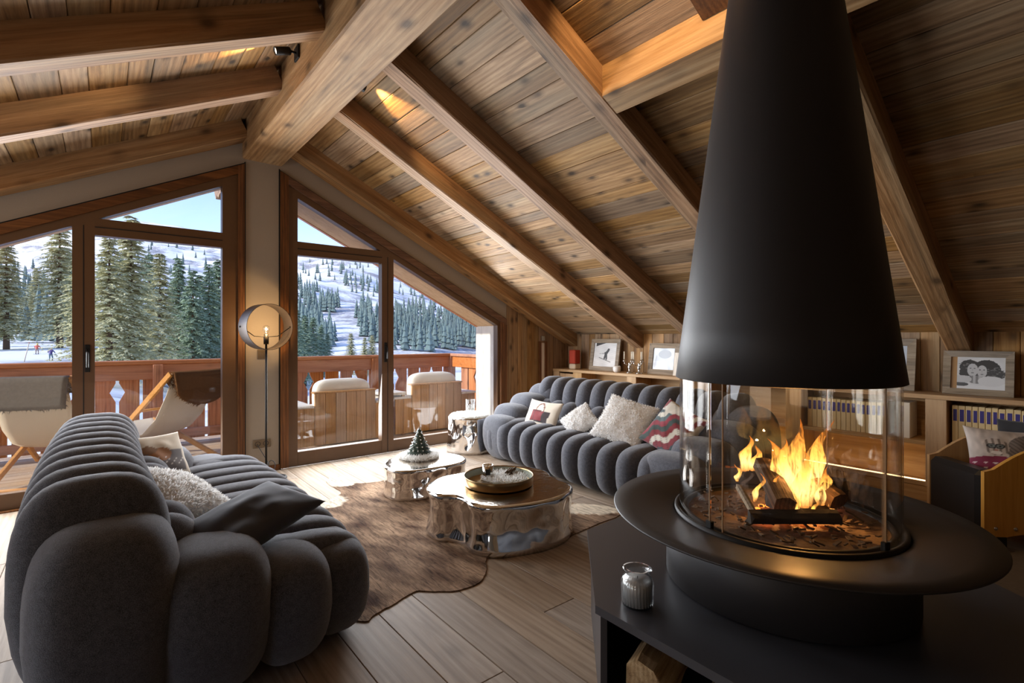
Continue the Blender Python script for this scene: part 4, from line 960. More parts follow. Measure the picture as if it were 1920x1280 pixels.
MB().tube([(.06 + .03 * math.cos(a), .05 + .02 * math.sin(a), .10 + .045 * math.sin(a)) for a in np.arange(0, 6.28, .4)], .0035, 6, closed=True).build('cable_loop', M['black_metal'], lamp)

# ------------------------------------------------------------------ ceiling spots on the ridge beam
def spot(label, p, d, e, blend=.6, ang=60, col_=(1, .62, .28)):
    t = thing('ceiling_spot', label, 'spotlight', p, 0, 'spotlights on the ridge beam'); d = Vector(d).normalized(); s = 1 if d.x > 0 else -1
    MB().box(-.006, .006, -.045, .045, -.045, .045, c=.002).xf(Matrix.Translation((s * .006, 0, 0))).build('mount', M['dark_iron'], t)
    MB().tube([(0, 0, 0), (s * .05, 0, .0)], .008, 8).build('arm', M['dark_iron'], t)
    c = Vector((s * .05, 0, 0)); q = d.to_track_quat('Z', 'Y').to_matrix().to_4x4()
    MB().lathe([(0, 0), (.022, 0), (.026, .005), (.026, .10), (.023, .10), (.022, .09), (0, .088)], 20).xf(Matrix.Translation(c) @ q).build('head', M['dark_iron'], t)
    MB().lathe([(0, .0905), (.02, .0905)], 16).xf(Matrix.Translation(c) @ q).build('lens', M['spot_glow'], t)
    l_ = bpy.data.lights.new('spot_beam', 'SPOT'); l_.energy = e; l_.color = col_; l_.spot_size = math.radians(ang); l_.spot_blend = blend; l_.shadow_soft_size = .02
    o = bpy.data.objects.new('spot_beam', l_); COL.objects.link(o); o.parent = t; o.location = c + d * .105; o.rotation_euler = d.to_track_quat('-Z', 'Y').to_euler(); return t
spot('small black spotlight on the left face of the ridge beam', (1.028, 3.55, 3.215), (-1, .0, -.36), 70)
spot('small black spotlight on the right face of the ridge beam', (1.387, 3.62, 3.19), (1, .0, -.34), 60)
spot('small black spotlight lighting the bay around the flue', (1.387, 1.45, 3.18), (1, .05, -.35), 45, ang=110)
# ------------------------------------------------------------------ bookcase along the knee wall
BX = 5.05; BZ = .85
bc = thing('low_bookcase', 'long low oak bookcase running along the boarded knee wall', 'bookcase', (0, 0, 0))
O, OU = M['oak_case'], M['oak_upright']
MB().box(BX - .012, KX - .002, -.6, 5.25, BZ - .035, BZ, c=.003).build('worktop', O, bc)
MB().box(BX + .02, KX - .002, -.6, 5.25, 0, .12, c=.003).build('plinth', O, bc)
MB().box(KX - .02, KX - .004, -.6, 5.25, .12, BZ - .035).build('back_panel', M['oak_case'], bc)
ups = [(5.13, 5.25), (4.70, 4.86), (3.80, 3.94), (2.86, 2.98), (1.93, 2.07), (.89, 1.02), (-.1, .02)]
for y0, y1 in ups: MB().box(BX, KX - .02, y0, y1, .12, BZ - .035, c=.003).build('upright', OU, bc)
cells = [(4.86, 5.13), (3.94, 4.70), (2.98, 3.80), (2.07, 2.86), (1.02, 1.93), (.02, .89)]
for i, (y0, y1) in enumerate(cells):
    if i != 0: MB().box(BX + .01, KX - .02, y0, y1, .445, .475, c=.002).build('shelf', O, bc)
    else: MB().box(BX + .015, BX + .035, y0 + .003, y1 - .003, .125, BZ - .06, c=.002).build('cupboard_door', OU, bc)
for (y0, y1) in cells[3:]:
    MB().box(BX + .04, BX + .052, y0 + .01, y1 - .01, .150, .160).build('led_strip', M['led_glow'], bc)
    MB().box(BX + .012, BX + .03, y0, y1, .12, .155, c=.002).build('shelf_lip', O, bc)
    a_ = area('led_light', (BX + .10, (y0 + y1) / 2, .165), (BX + .35, (y0 + y1) / 2, .5), .8, .02, .35, (1, .66, .3)); 
# books
def book(label, y, z0, w_, h_, d, group, lab=True, cover='paper_cream', tilt=0.):
    t = thing('book', label, 'book', (BX + .06, y + w_ / 2, z0), 0, group)
    MB().box(0, d, -w_ / 2 + .0006, w_ / 2 - .0006, 0, h_, c=.003).build('cover', M[cover], t)
    if lab: MB().box(-.0012, .0002, -w_ * .30, w_ * .30, h_ * .60, h_ * .90).build('spine_label', M['label_blue'], t)
    return t
rb = random.Random(11)
y = .87
while y > .06:
    w_ = rb.uniform(.034, .042); y -= w_; book('cream bound book with blue spine label in the cell beside the armchair', y, .475, w_ - .001, .30 + rb.uniform(-.003, .003), .22, 'cream books beside the armchair')
y = 1.90
while y > 1.30:
    w_ = rb.uniform(.034, .042); y -= w_; book('cream bound book with blue spine label on the shelf behind the fireplace', y, .475, w_ - .001, .27 + rb.uniform(-.004, .004), .22, 'cream books behind the fireplace')
book('wide grey book standing apart behind the fireplace glass', 1.13, .475, .09, .29, .22, None, False, 'page_white')
# photo frames on the worktop
def photo(w_, h_, f, nx=120, ny=90):
    vs = []; cs = []; fs = []
    for j in range(ny + 1):
        for i in range(nx + 1):
            a, b_ = i / nx, j / ny; vs.append((0, (.5 - a) * w_, b_ * h_)); cs.append(f(a, b_))
    for j in range(ny):
        for i in range(nx): q = j * (nx + 1) + i; fs.append((q, q + 1, q + nx + 2, q + nx + 1))
    me = MB().add(vs, fs).mesh('photo', M['print_photo']); setcol(me, np.array(cs)); return me
def frame(label, y, w_, h_, fw_, f, lean=.16, x=5.27, mat='frame_wood', rz=0.):
    t = thing('picture_frame', label, 'picture frame', (x, y, BZ), rz); R_ = Matrix.Rotation(lean, 4, 'Y')
    def add(n, mb, m): mb.xf(R_); return fixn(mb.build(n, M[m], t))
    for s in (-1, 1):
        add('frame_side', MB().add([(-.012, s * w_ / 2, 0), (-.012, s * (w_ / 2 - fw_), fw_), (-.012, s * (w_ / 2 - fw_), h_ - fw_), (-.012, s * w_ / 2, h_), (.012, s * w_ / 2, 0), (.012, s * (w_ / 2 - fw_), fw_), (.012, s * (w_ / 2 - fw_), h_ - fw_), (.012, s * w_ / 2, h_)], [(0, 1, 2, 3), (7, 6, 5, 4), (0, 4, 5, 1), (1, 5, 6, 2), (2, 6, 7, 3), (3, 7, 4, 0)]), mat)
    for z0, z1 in ((0, fw_), (h_, h_ - fw_)):
        add('frame_rail', MB().add([(-.013, -w_ / 2, z0), (-.013, w_ / 2, z0), (-.013, w_ / 2 - fw_, z1), (-.013, -w_ / 2 + fw_, z1), (.012, -w_ / 2, z0), (.012, w_ / 2, z0), (.012, w_ / 2 - fw_, z1), (.012, -w_ / 2 + fw_, z1)], [(0, 1, 2, 3), (7, 6, 5, 4), (0, 4, 5, 1), (1, 5, 6, 2), (2, 6, 7, 3), (3, 7, 4, 0)]), mat)
    add('backing', MB().box(.0, .008, -w_ / 2 + fw_, w_ / 2 - fw_, fw_, h_ - fw_), 'page_white')
    me = photo(w_ - 2 * fw_, h_ - 2 * fw_, f)
    for v in me.vertices: v.co = R_ @ (v.co + Vector((-.001, 0, fw_)))
    link('photo', me, t); return t
G_ = lambda k: (k, k, k)
def f_ski(a, b_):
    c = .68 + .12 * mnoise.noise((a * 3, b_ * 5, 0)) - .10 * (b_ < .35 - .25 * a) * 0
    if b_ > .86 + .35 * (a - .1) and a < .55 and a > .08: c = .06
    if abs(math.sin((b_ + .18 * a) * 40)) > .97: c -= .1
    X, Y = (a - .55), (b_ - .5)
    seg = lambda p, q, w_: (lambda t: math.hypot(X - (p[0] + (q[0] - p[0]) * t), (Y - (p[1] + (q[1] - p[1]) * t))) < w_)(max(0, min(1, ((X - p[0]) * (q[0] - p[0]) + (Y - p[1]) * (q[1] - p[1])) / ((q[0] - p[0]) ** 2 + (q[1] - p[1]) ** 2 + 1e-9))))
    if seg((.08, .18), (-.02, .02), .05) or seg((-.02, .02), (-.06, -.15), .04) or seg((.02, .0), (.03, -.18), .035) or math.hypot(X - .10, Y - .22) < .05 or seg((-.3, -.12), (.22, -.30), .012) or seg((-.28, .04), (.02, .06), .008) or seg((.06, .14), (-.06, .08), .025): c = .05
    return G_(max(.02, c))
def f_two(a, b_):
    ha, hb = a, b_; a += .022 * mnoise.noise((ha * 26, hb * 26, 1)) * (b_ > .3); b_ += .022 * mnoise.noise((ha * 26, hb * 26, 8)) * (hb > .3)
    c = .62 + .1 * mnoise.noise((a * 4, b_ * 4, 2))
    if b_ < .22 - .1 * math.sin(a * 3): c = .72
    if ell(a, b_, .66, .62, .26, .30) and b_ > .3: c = .05
    if ell(a, b_, .84, .48, .16, .16): c = .07
    if ell(a, b_, .35, .66, .19, .26): c = .05
    if ell(a, b_, .24, .52, .08, .2): c = .06
    a, b_ = ha, hb
    if (ell(a, b_, .82, .52, .17, .2) or ell(a, b_, .3, .75, .16, .14)) and mnoise.noise((a * 18, b_ * 30, 4)) > .25: c = .2
    for (ca, cb, ra, rb_) in ((.41, .60, .10, .2), (.585, .56, .09, .19)):
        if ell(a, b_, ca, cb, ra, rb_):
            c = .52
            for dx in (-.04, .035):
                if ell(a, b_, ca + dx, cb + .05, .018, .015): c = .08
            if ell(a, b_, ca, cb - .09, .03, .016): c = .2
            if abs(a - ca) < .006 and abs(b_ - cb) < .04: c = .35
    if ell(a, b_, .48, .30, .16, .13): c = .22 + .25 * (math.sin(a * 60) > 0)
    if ell(a, b_, .2, .30, .2, .12): c = .55
    if ell(a, b_, .75, .26, .24, .16): c = .66
    if ell(a, b_, .2, .14, .14, .06): c = .1
    if a < .12: return s2l(170, 130, 84)
    return G_(max(.02, c))
def f_blur(a, b_):
    c = .55 + .25 * mnoise.noise((a * 3, b_ * 3, 5))
    if ell(a, b_, .55, .72, .3, .2): c = .30
    if b_ < .4 and a < .75 - .3 * b_: c = .72
    return (c * .86, c * .95, c * 1.08)
frame('square weathered wood frame with a skier photograph beside the red speaker', 4.48, .50, .43, .055, f_ski, x=5.24)
frame('weathered wood frame with a pale bluish photograph beside the candelabra', 3.56, .42, .38, .06, f_blur, x=5.24)
frame('narrow pale wood frame overlapping the bluish photograph frame', 3.26, .24, .27, .06, lambda a, b_: (.12, .08, .06) if .3 < a < .7 and .2 < b_ < .8 else (.5, .46, .42), x=5.20, mat='white_wood')
frame('weathered wood frame with a black and white portrait of two women', .745, .41, .345, .048, f_two, x=5.24)
frame('weathered wood frame behind the cone hood edge', 1.36, .46, .44, .06, f_blur, x=5.25)
# red speaker
sp = onX(1071, 693, 5.22); t = thing('speaker', 'small red and cream upright speaker on the bookcase end', 'speaker', (5.2, 5.0 - .03, BZ))
MB().box(-.06, .06, -.06, .06, 0, .075, c=.012).build('base', M['cream_plastic'], t); MB().box(-.06, .06, -.06, .06, .077, .27, c=.012).build('grille', M['red_mesh'], t)
# white bowl candle
t = thing('candle_bowl', 'small white ceramic bowl in front of the skier photograph', 'bowl', (5.13, 4.16, BZ)); MB().lathe([(0, 0), (.03, 0), (.045, .015), (.05, .045), (.047, .08), (.043, .08), (.046, .045), (.04, .018), (0, .012)], 28).build('bowl', M['white_ceramic'], t); MB().lathe([(0, .05), (.045, .05), (.045, .055), (0, .055)], 24).build('wax', M['candle_wax'], t)
# candelabras
def candelabra(label, y, x):
    t = thing('candelabra', label, 'candelabra', (x, y, BZ), 0, 'silver candelabras on the bookcase')
    MB().lathe([(0, 0), (.045, 0), (.046, .006), (.03, .014), (.013, .025), (.016, .05), (.024, .075), (.016, .095), (.01, .11), (.016, .12), (.008, .13), (0, .13)], 24).build('stem', M['silver'], t)
    for a in (0, 2.1, 4.2):
        p = [(0, 0, .11), (.035 * math.cos(a), .035 * math.sin(a), .10), (.06 * math.cos(a), .06 * math.sin(a), .115), (.065 * math.cos(a), .065 * math.sin(a), .14)]
        ar = MB().tube(p, .006, 8).build('arm', M['silver'], t); MB().lathe([(.006, .14), (.02, .145), (.018, .155), (.012, .16), (.012, .175), (0, .175)], 16, c=(.065 * math.cos(a), .065 * math.sin(a), 0)).build('cup', M['silver'], ar)
        MB().tube([(.065 * math.cos(a), .065 * math.sin(a), .172), (.065 * math.cos(a), .065 * math.sin(a), .27)], .0075, 10).build('candle', M['candle_wax'], ar)
candelabra('silver three-armed candelabra next to the skier photograph', 3.99, 5.17); candelabra('silver three-armed candelabra next to the bluish photograph', 3.83, 5.15)

# ------------------------------------------------------------------ armchair at the right edge
ac0 = Vector((4.46, .88)); ac1 = Vector((4.15, .56)); wdir = (ac1 - ac0).normalized(); bdir = Vector((-wdir.y, wdir.x))
if bdir.x < 0: bdir = -bdir
rz = math.atan2(wdir.y, wdir.x); W_ = (ac1 - ac0).length
ch = thing('leather_armchair', 'low armchair with curved plywood sides and black leather front', 'armchair', (ac0.x, ac0.y, 0), rz)
# local: x along the front panel (0..W), y: sign of bdir
sgn = 1 if bdir.dot(Vector((-math.sin(rz), math.cos(rz)))) > 0 else -1
def yy(v): return sgn * v
MB().box(.015, W_ - .012, yy(-.02), yy(.11), .09, .485, c=.03).build('front_cushion', M['black_leather'], ch)
MB().box(.015, W_ - .012, yy(.10), yy(.60), .20, .40, c=.04).build('seat', M['black_leather'], ch)
MB().box(.015, W_ - .012, yy(.56), yy(.72), .15, .74, c=.05).build('backrest', M['black_leather'], ch)
def side(x0, x1):
    prof = [(-.005, .09)] + [(-.005, .485)] + [(.05 + .67 * k / 12, .50 + .11 * math.sin(math.pi * .5 * min(1, k / 5)) + .06 * (k / 12)) for k in range(13)] + [(.72, .09)] + [(.60 - .5 * k / 8, .09 + .035 * math.sin(math.pi * k / 8)) for k in range(9)]
    n_ = len(prof); vs = [(x0, yy(a), b_) for a, b_ in prof] + [(x1, yy(a), b_) for a, b_ in prof]
    return fixn(MB().add(vs, [tuple(range(n_)), tuple(range(2 * n_ - 1, n_ - 1, -1))] + [(i, (i + 1) % n_, (i + 1) % n_ + n_, i + n_) for i in range(n_)]).build('side_panel', M['ply'], ch))
side(-.012, .012); sp2 = side(W_ - .012, W_ + .012)
for k in (.06, .17): MB().superell((W_ + .013, yy(k), .145), (.006, .012, .012), 1, 1, 12, 8).build('bolt', M['steel'], sp2)
for xx_ in (.0, W_):
    for q in (.06, .62): MB().box(xx_ - .02, xx_ + .02, yy(q), yy(q + .06), 0, .095, c=.004).build('foot', M['dark_iron'], ch)
cpil = ac0 + wdir * (W_ * .55) + bdir * .30
pillow('cushion', 'cushion printed with a grey cat wearing glasses and a maroon jumper on the armchair', (cpil.x, cpil.y, .535), (-.82, -.42, .40), (.30, .1, .95), .42, .36, .13, c_cat, n=64)
cp2 = ac0 + wdir * (W_ * .5) + bdir * .46
pillow('cushion', 'plain black cushion behind the cat print cushion', (cp2.x, cp2.y, .60), (-.8, .2, .3), (.3, 0, .95), .36, .34, .1, lambda a, b_, s: s2l(30, 30, 34))
# striped floor runner peeping out behind the hearth
rc = onZ(2010, 1120).xy; rn = [rc + Vector((math.cos(a), math.sin(a))) * (.52 + .09 * math.sin(3 * a + 1) + .05 * math.sin(7 * a)) for a in np.arange(0, 6.283, .12)]
rw = fixn(MB().prism_z([tuple(p) for p in rn], .0005, .006).build('hide_rug', M['grey_fleece'])); tag(rw, 'grey-brown hide rug on the floor by the armchair', 'rug')
# ------------------------------------------------------------------ terrace
deck = struct('terrace_floor', MB().box(-4.5, 6.2, WY + .09, 7.7, -.2, -.05), 'shadow_gap'); tag(deck, 'timber decking of the balcony outside the windows')
y = WY + .1
while y < 7.68:
    for x0, x1 in ((-4.5, -1.1), (-1.1, 1.9), (1.9, 4.9)): MB().box(x0 + .002, x1 - .002, y + .003, y + .135, -.05, -.01, c=.004).build('deck_board', M['deck_wood'], deck)
    y += .14
RYY = 7.5; RZ = 1.022
rail = thing('balcony_railing', 'carved wooden balcony railing with diamond cut-outs facing the snow', 'railing', (0, RYY, 0))
MB().box(-4.5, 4.80, -.08, .08, RZ - .05, RZ, c=.01).build('handrail', M['rail_long'], rail)
MB().box(-4.5, 4.74, -.05, -.015, RZ - .23, RZ - .05, c=.006).build('top_rail', M['rail_long'], rail)
MB().box(-4.5, 4.74, -.045, -.015, .06, .16, c=.006).build('bottom_rail', M['rail_long'], rail)
def slat(xa, xb, da, db, par=rail, swap=None):
    z0, z1, zc0 = .03, RZ - .06, .65; P_ = [(xa, z0)]
    P_ += [(xb, z0)]
    if db: P_ += [(xb, zc0 - .11), (xb - .055, zc0), (xb, zc0 + .11)]
    P_ += [(xb, z1), (xa, z1)]
    if da: P_ += [(xa, zc0 + .11), (xa + .055, zc0), (xa, zc0 - .11)]
    mb = MB().prism_y(P_, -.014, .012)
    if swap is not None: mb.v = [(swap + p[1], p[0], p[2]) for p in mb.v]
    return fixn(mb.build('slat', M['rail_wood'], par))
gaps = [.145 + .225 * k for k in range(-16, 5)] + [1.27 + .225 * k + .15 for k in range(0, 16)]
dia = lambda g: abs(((g - .145) / .45) - round((g - .145) / .45)) < .1 if g < 1.2 else abs(((g - 2.32) / .675) - round((g - 2.32) / .675)) < .1
for a, c in zip(gaps[:-1], gaps[1:]): slat(a + .016, c - .016, dia(a), dia(c))
for xp in (-2.6, -1.05, .53, 1.95, 3.3, 4.72): MB().box(xp - .05, xp + .05, -.10, -.012, -.01, RZ - .05, c=.006).build('post', M['rail_wood'], rail)
rl2 = thing('balcony_railing', 'short return of the balcony railing ending at the whitewashed reveal', 'railing', (4.74, 0, 0))
MB().box(-.08, .08, 5.8, RYY - .09, RZ - .05, RZ, c=.01).build('handrail', M['rail_long'], rl2); MB().box(-.05, -.015, 5.8, RYY - .12, RZ - .23, RZ - .05, c=.006).build('top_rail', M['rail_long'], rl2); MB().box(-.045, -.015, 5.8, RYY - .12, .06, .16, c=.006).build('bottom_rail', M['rail_long'], rl2)
g2 = [5.82 + .225 * k for k in range(7)]
for i, (a, c) in enumerate(zip(g2[:-1], g2[1:])): slat(a + .016, c - .016, i % 3 == 1, (i + 1) % 3 == 1, rl2, 0.)
# deckchairs
def deckchair(label, loc, rz, fleece, bare=False):
    t = thing('deckchair', label, 'deckchair', loc, rz); CW = M['chair_wood']; w_ = .29
    def bar(n, p, q, r=.018): 
        p, q = Vector(p), Vector(q); d = q - p; m4 = Matrix.Translation((p + q) / 2) @ d.to_track_quat('X', 'Z').to_matrix().to_4x4()
        MB().box(-d.length / 2, d.length / 2, -r * .8, r * .8, -r * 1.4, r * 1.4, c=.004).xf(m4).build(n, CW, t)
    for s in (-1, 1):
        bar('back_rail', (s * w_, -.46, .96), (s * w_, .52, .08)); bar('leg', (s * (w_ - .04), -.52, .02), (s * (w_ - .04), .46, .40))
    for (y_, z_) in ((-.46, .95), (.50, .10), (.46, .40), (-.50, .03), (-.05, .58)): MB().tube([(-w_, y_, z_), (w_, y_, z_)], .013, 8).build('cross_bar', CW, t)
    pts = [(-.46, .965), (-.36, .74), (-.22, .50), (-.05, .35), (.12, .29), (.30, .32), (.46, .415)]; vs = []; fs = []; nx = 8
    for j, (y_, z_) in enumerate(pts):
        for i in range(nx + 1): a = 2 * i / nx - 1; sg_ = .02 * (1 - a * a) * math.sin(math.pi * j / 6); vs.append((a * (w_ - .03), y_, z_ - sg_))
    for j in range(6):
        for i in range(nx): q = j * (nx + 1) + i; fs.append((q, q + 1, q + nx + 2, q + nx + 1))
    o = MB().add(vs, fs, True).build('sling', M['canvas'], t); md = o.modifiers.new('thick', 'SOLIDIFY'); md.thickness = .006
    # fleece over the top bar
    vs = []; fs = []; n1, n2 = 14, 12
    for j in range(n2 + 1):
        s = j / n2
        for i in range(n1 + 1):
            a = 2 * i / n1 - 1; ln = .40 * math.sqrt(max(.02, 1 - .75 * a * a)) if fleece == 'brown_fleece' else .30
            d = (s - .35) * (ln + .18)
            if d < 0: y_, z_ = -.46 - d * .42, .975 + d * .9
            else: y_, z_ = -.485 - .06 * math.sin(min(1.5, d * 4)), .985 - d * .92
            vs.append((a * (w_ - .01), y_, z_))
    for j in range(n2):
        for i in range(n1): q = j * (n1 + 1) + i; fs.append((q, q + 1, q + n1 + 2, q + n1 + 1))
    o = MB().add(vs, fs, True).build('fleece', M[fleece], t); md = o.modifiers.new('thick', 'SOLIDIFY'); md.thickness = .02; md.offset = 0
    fur('fleece_hair', o.data, M[fleece], t, 4000, .03, .005, .3, seed=5)
    return t
deckchair('wooden deckchair with cream sling and brown sheepskin over its back', (.50, 6.36, -.01), math.radians(34), 'brown_fleece')
deckchair('wooden deckchair with grey throw over its back behind the left pane', (-.36, 6.36, -.01), math.radians(-16), 'grey_fleece')
# boarded lounge seats
def lounge(label, xc, w_, y0, zb_):
    t = thing('lounge_seat', label, 'lounge seat', (xc, y0, -.01), 0, None); n_ = 6; LW = M['lounge_wood']
    for k in range(n_): MB().box(-w_ / 2 + w_ * k / n_ + .002, -w_ / 2 + w_ * (k + 1) / n_ - .002, 0, .03, .02, zb_, c=.003).build('back_board', LW, t)
    MB().box(-w_ / 2 - .01, w_ / 2 + .01, -.008, .11, zb_, zb_ + .02, c=.003).build('back_cap', LW, t)
    for s in (-1, 1):
        for k in range(2):
            xa = s * (w_ / 2 + .003 + .12 * k); xb_ = s * (w_ / 2 + .12 * (k + 1)); MB().box(xa, xb_, .005, .035, .02, zb_ * .74, c=.003).build('side_board', LW, t)
        MB().box(s * (w_ / 2 + .01), s * (w_ / 2 + .26), .0, .85, zb_ * .74, zb_ * .74 + .03, c=.004).build('arm_top', M['white_wood'], t)
    MB().box(-w_ / 2, w_ / 2, .05, .85, .02, .30, c=.01).build('seat_box', LW, t)
    MB().superell((0, .45, .36), (w_ / 2 - .02, .38, .075), .5, .4).build('seat_cushion', M['cushion_white'], t)
    MB().superell((0, .16, zb_ - .06), (w_ / 2 - .03, .10, .22), .5, .35, 40, 20).build('back_cushion', M['cushion_white'], t)
    return t
lounge('boarded wooden lounge seat with white cushion beyond the open door pane', 2.34, .76, 6.1, .635)
lounge('boarded wooden lounge seat with white cushion nearer the railing return', 3.66, .80, 6.14, .655)
lt = thing('side_table', 'low pale wooden side table between the two lounge seats', 'table', (3.02, 6.45, -.01)); MB().box(-.16, .16, -.3, .3, .54, .575, c=.004).build('top', M['white_wood'], lt)
for sx_ in (-1, 1):
    for sy_ in (-1, 1): MB().box(sx_ * .13 - .02, sx_ * .13 + .02, sy_ * .26 - .02, sy_ * .26 + .02, 0, .54, c=.003).build('leg', M['lounge_wood'], lt)

# ------------------------------------------------------------------ land, mountain
RID = [(-900, 470), (-300, 440), (0, 452), (100, 442), (200, 416), (250, 413), (300, 419), (420, 440), (560, 462), (711, 488), (800, 520), (900, 570), (1100, 640), (2500, 650)]
def interp(tab, x):
    for (a, p), (c, q) in zip(tab[:-1], tab[1:]):
        if a <= x <= c: return p + (q - p) * (x - a) / (c - a)
    return tab[0][1] if x < tab[0][0] else tab[-1][1]
DR = 1500.
def land(u, d):                            # d: depth in front of the camera plane
    r = ray(u, HOR); x_, y_ = r.x * d, r.y * d
    lf = min(1, max(0, (330 - u) / 200))
    near = -2.5 + .6 * min(1, d / 72.) * lf + (-10 * min(1, d / 250.)) * (1 - lf) + lf * max(0, d - 72) * .03
    if d < 200: return near
    zr = EYE + (HOR - interp(RID, u)) / F_PX * DR
    z2 = -2.5 + .6 * lf - 8. * (1 - lf) + lf * 128 * .03
    t_ = min(1, (d - 200) / (DR - 200)); zz = z2 + (zr - z2) * (t_ ** 1.12)
    am = 26 * math.sin(math.pi * t_) ; zz += am * (mnoise.fractal((x_ * .0045, y_ * .0045, 1.), 1., 2., 5) )+ 4 * t_ * mnoise.noise((x_ * .02, y_ * .02, 0))
    if d > DR: zz -= (d - DR) * .3
    return zz
us = [960 + F_PX * math.tan(math.radians(a)) for a in np.arange(-64, 40, .45)]
ds = list(np.geomspace(9.5, 200, 26)) + list(np.linspace(214, 1500, 110)) + [1560, 1700]
vs = []
for d in ds:
    for u in us: r = ray(u, HOR); vs.append((r.x * d, r.y * d, land(u, d)))
nu = len(us); fs = [(j * nu + i, j * nu + i + 1, (j + 1) * nu + i + 1, (j + 1) * nu + i) for j in range(len(ds) - 1) for i in range(nu - 1)]
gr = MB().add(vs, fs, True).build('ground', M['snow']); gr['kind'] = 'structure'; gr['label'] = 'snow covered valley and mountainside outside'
# ------------------------------------------------------------------ spruces
def spruce_mesh(name, H, R0, seed, mat, whorls=30, steps=6):
    rr = random.Random(seed); V = []; Fc = []
    for wv in range(whorls):
        f = (wv + rr.uniform(-.3, .3)) / whorls; z = H * (.13 + .87 * f); R = R0 * (1 - f) ** .8 + .05
        nb = 9 if f < .7 else 6; ph = rr.uniform(0, 6)
        for b_ in range(nb):
            a = ph + 2 * math.pi * b_ / nb + rr.uniform(-.2, .2); L = R * rr.uniform(.7, 1.12); dr_ = rr.uniform(.25, .5)
            zj = z + H / whorls * rr.uniform(-.6, .6); d = Vector((math.cos(a), math.sin(a), 0)); sd = Vector((-d.y, d.x, 0))
            for s in range(steps):
                t = (s + .6) / steps; p = d * (L * t) + Vector((0, 0, zj - dr_ * L * t * t + .12 * L * t)); sz = (.16 + .10 * H / 14) * (1.1 - .5 * t) * (1 + R0 * .12)
                for q in (-1, -.5, 0, .5, 1):
                    dirq = (d * (.55 if q else 1.) + sd * (q * .9) + Vector((0, 0, -.38 + rr.uniform(-.25, .2)))).normalized(); n = dirq.cross(Vector((rr.uniform(-.4, .4), rr.uniform(-.4, .4), 1))).normalized()
                    l_ = sz * rr.uniform(.8, 1.7); k = len(V); m_ = p + dirq * l_ * .45
                    V += [p, m_ + n * l_ * .17, p + dirq * l_, m_ - n * l_ * .17]; Fc.append((k, k + 1, k + 2, k + 3))
    me = bpy.data.meshes.new(name); me.from_pydata([tuple(v) for v in V], [], Fc); me.materials.append(M[mat]); me.update(); return me
TRK = MB().tube([(0, 0, 0), (0, 0, 6), (0, 0, 13.6)], [.26, .17, .02], 8).mesh('trunk', M['trunk'])
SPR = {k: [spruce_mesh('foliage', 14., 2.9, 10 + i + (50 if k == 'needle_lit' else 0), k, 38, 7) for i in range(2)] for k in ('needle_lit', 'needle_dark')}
def spruce(u, vt, d, kind, label, wd=1., grp='tall spruces beyond the balcony'):
    r = ray(u, HOR); zg = land(u, d); zt = EYE + (HOR - vt) / F_PX * d; H = max(3., zt - zg); k = H / 14.
    t = thing('spruce_tree', label, 'tree', (r.x * d, r.y * d, zg - .2), (u * .37) % 6.28, grp); t.scale = (k * wd, k * wd, k)
    link('trunk', TRK, t); link('foliage', SPR[kind][int(u + d) % 2], t); return t
LL = 'sunlit tall spruce standing behind the deckchairs'; LD = 'dark green spruce in the wood beyond the deckchairs'
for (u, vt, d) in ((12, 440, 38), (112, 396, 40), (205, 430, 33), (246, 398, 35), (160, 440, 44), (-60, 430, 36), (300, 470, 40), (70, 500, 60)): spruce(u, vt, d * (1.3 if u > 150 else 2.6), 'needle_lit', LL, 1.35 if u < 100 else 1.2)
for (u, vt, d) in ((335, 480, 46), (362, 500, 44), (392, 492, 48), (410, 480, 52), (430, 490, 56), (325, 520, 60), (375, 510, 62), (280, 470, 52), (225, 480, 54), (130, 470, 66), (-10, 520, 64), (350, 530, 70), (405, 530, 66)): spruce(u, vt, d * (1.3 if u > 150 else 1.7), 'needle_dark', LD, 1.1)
LR = 'dark spruce rising above the railing beside the ski slope'; LY = 'small sunlit spruce above the railing beside the ski slope'
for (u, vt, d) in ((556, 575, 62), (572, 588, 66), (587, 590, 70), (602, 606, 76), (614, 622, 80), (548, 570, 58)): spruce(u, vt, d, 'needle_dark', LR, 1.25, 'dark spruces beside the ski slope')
for (u, vt, d) in ((658, 622, 90), (684, 630, 86), (698, 626, 92)): spruce(u, vt, d, 'needle_lit', LY, 1.3, 'small spruces beside the ski slope')
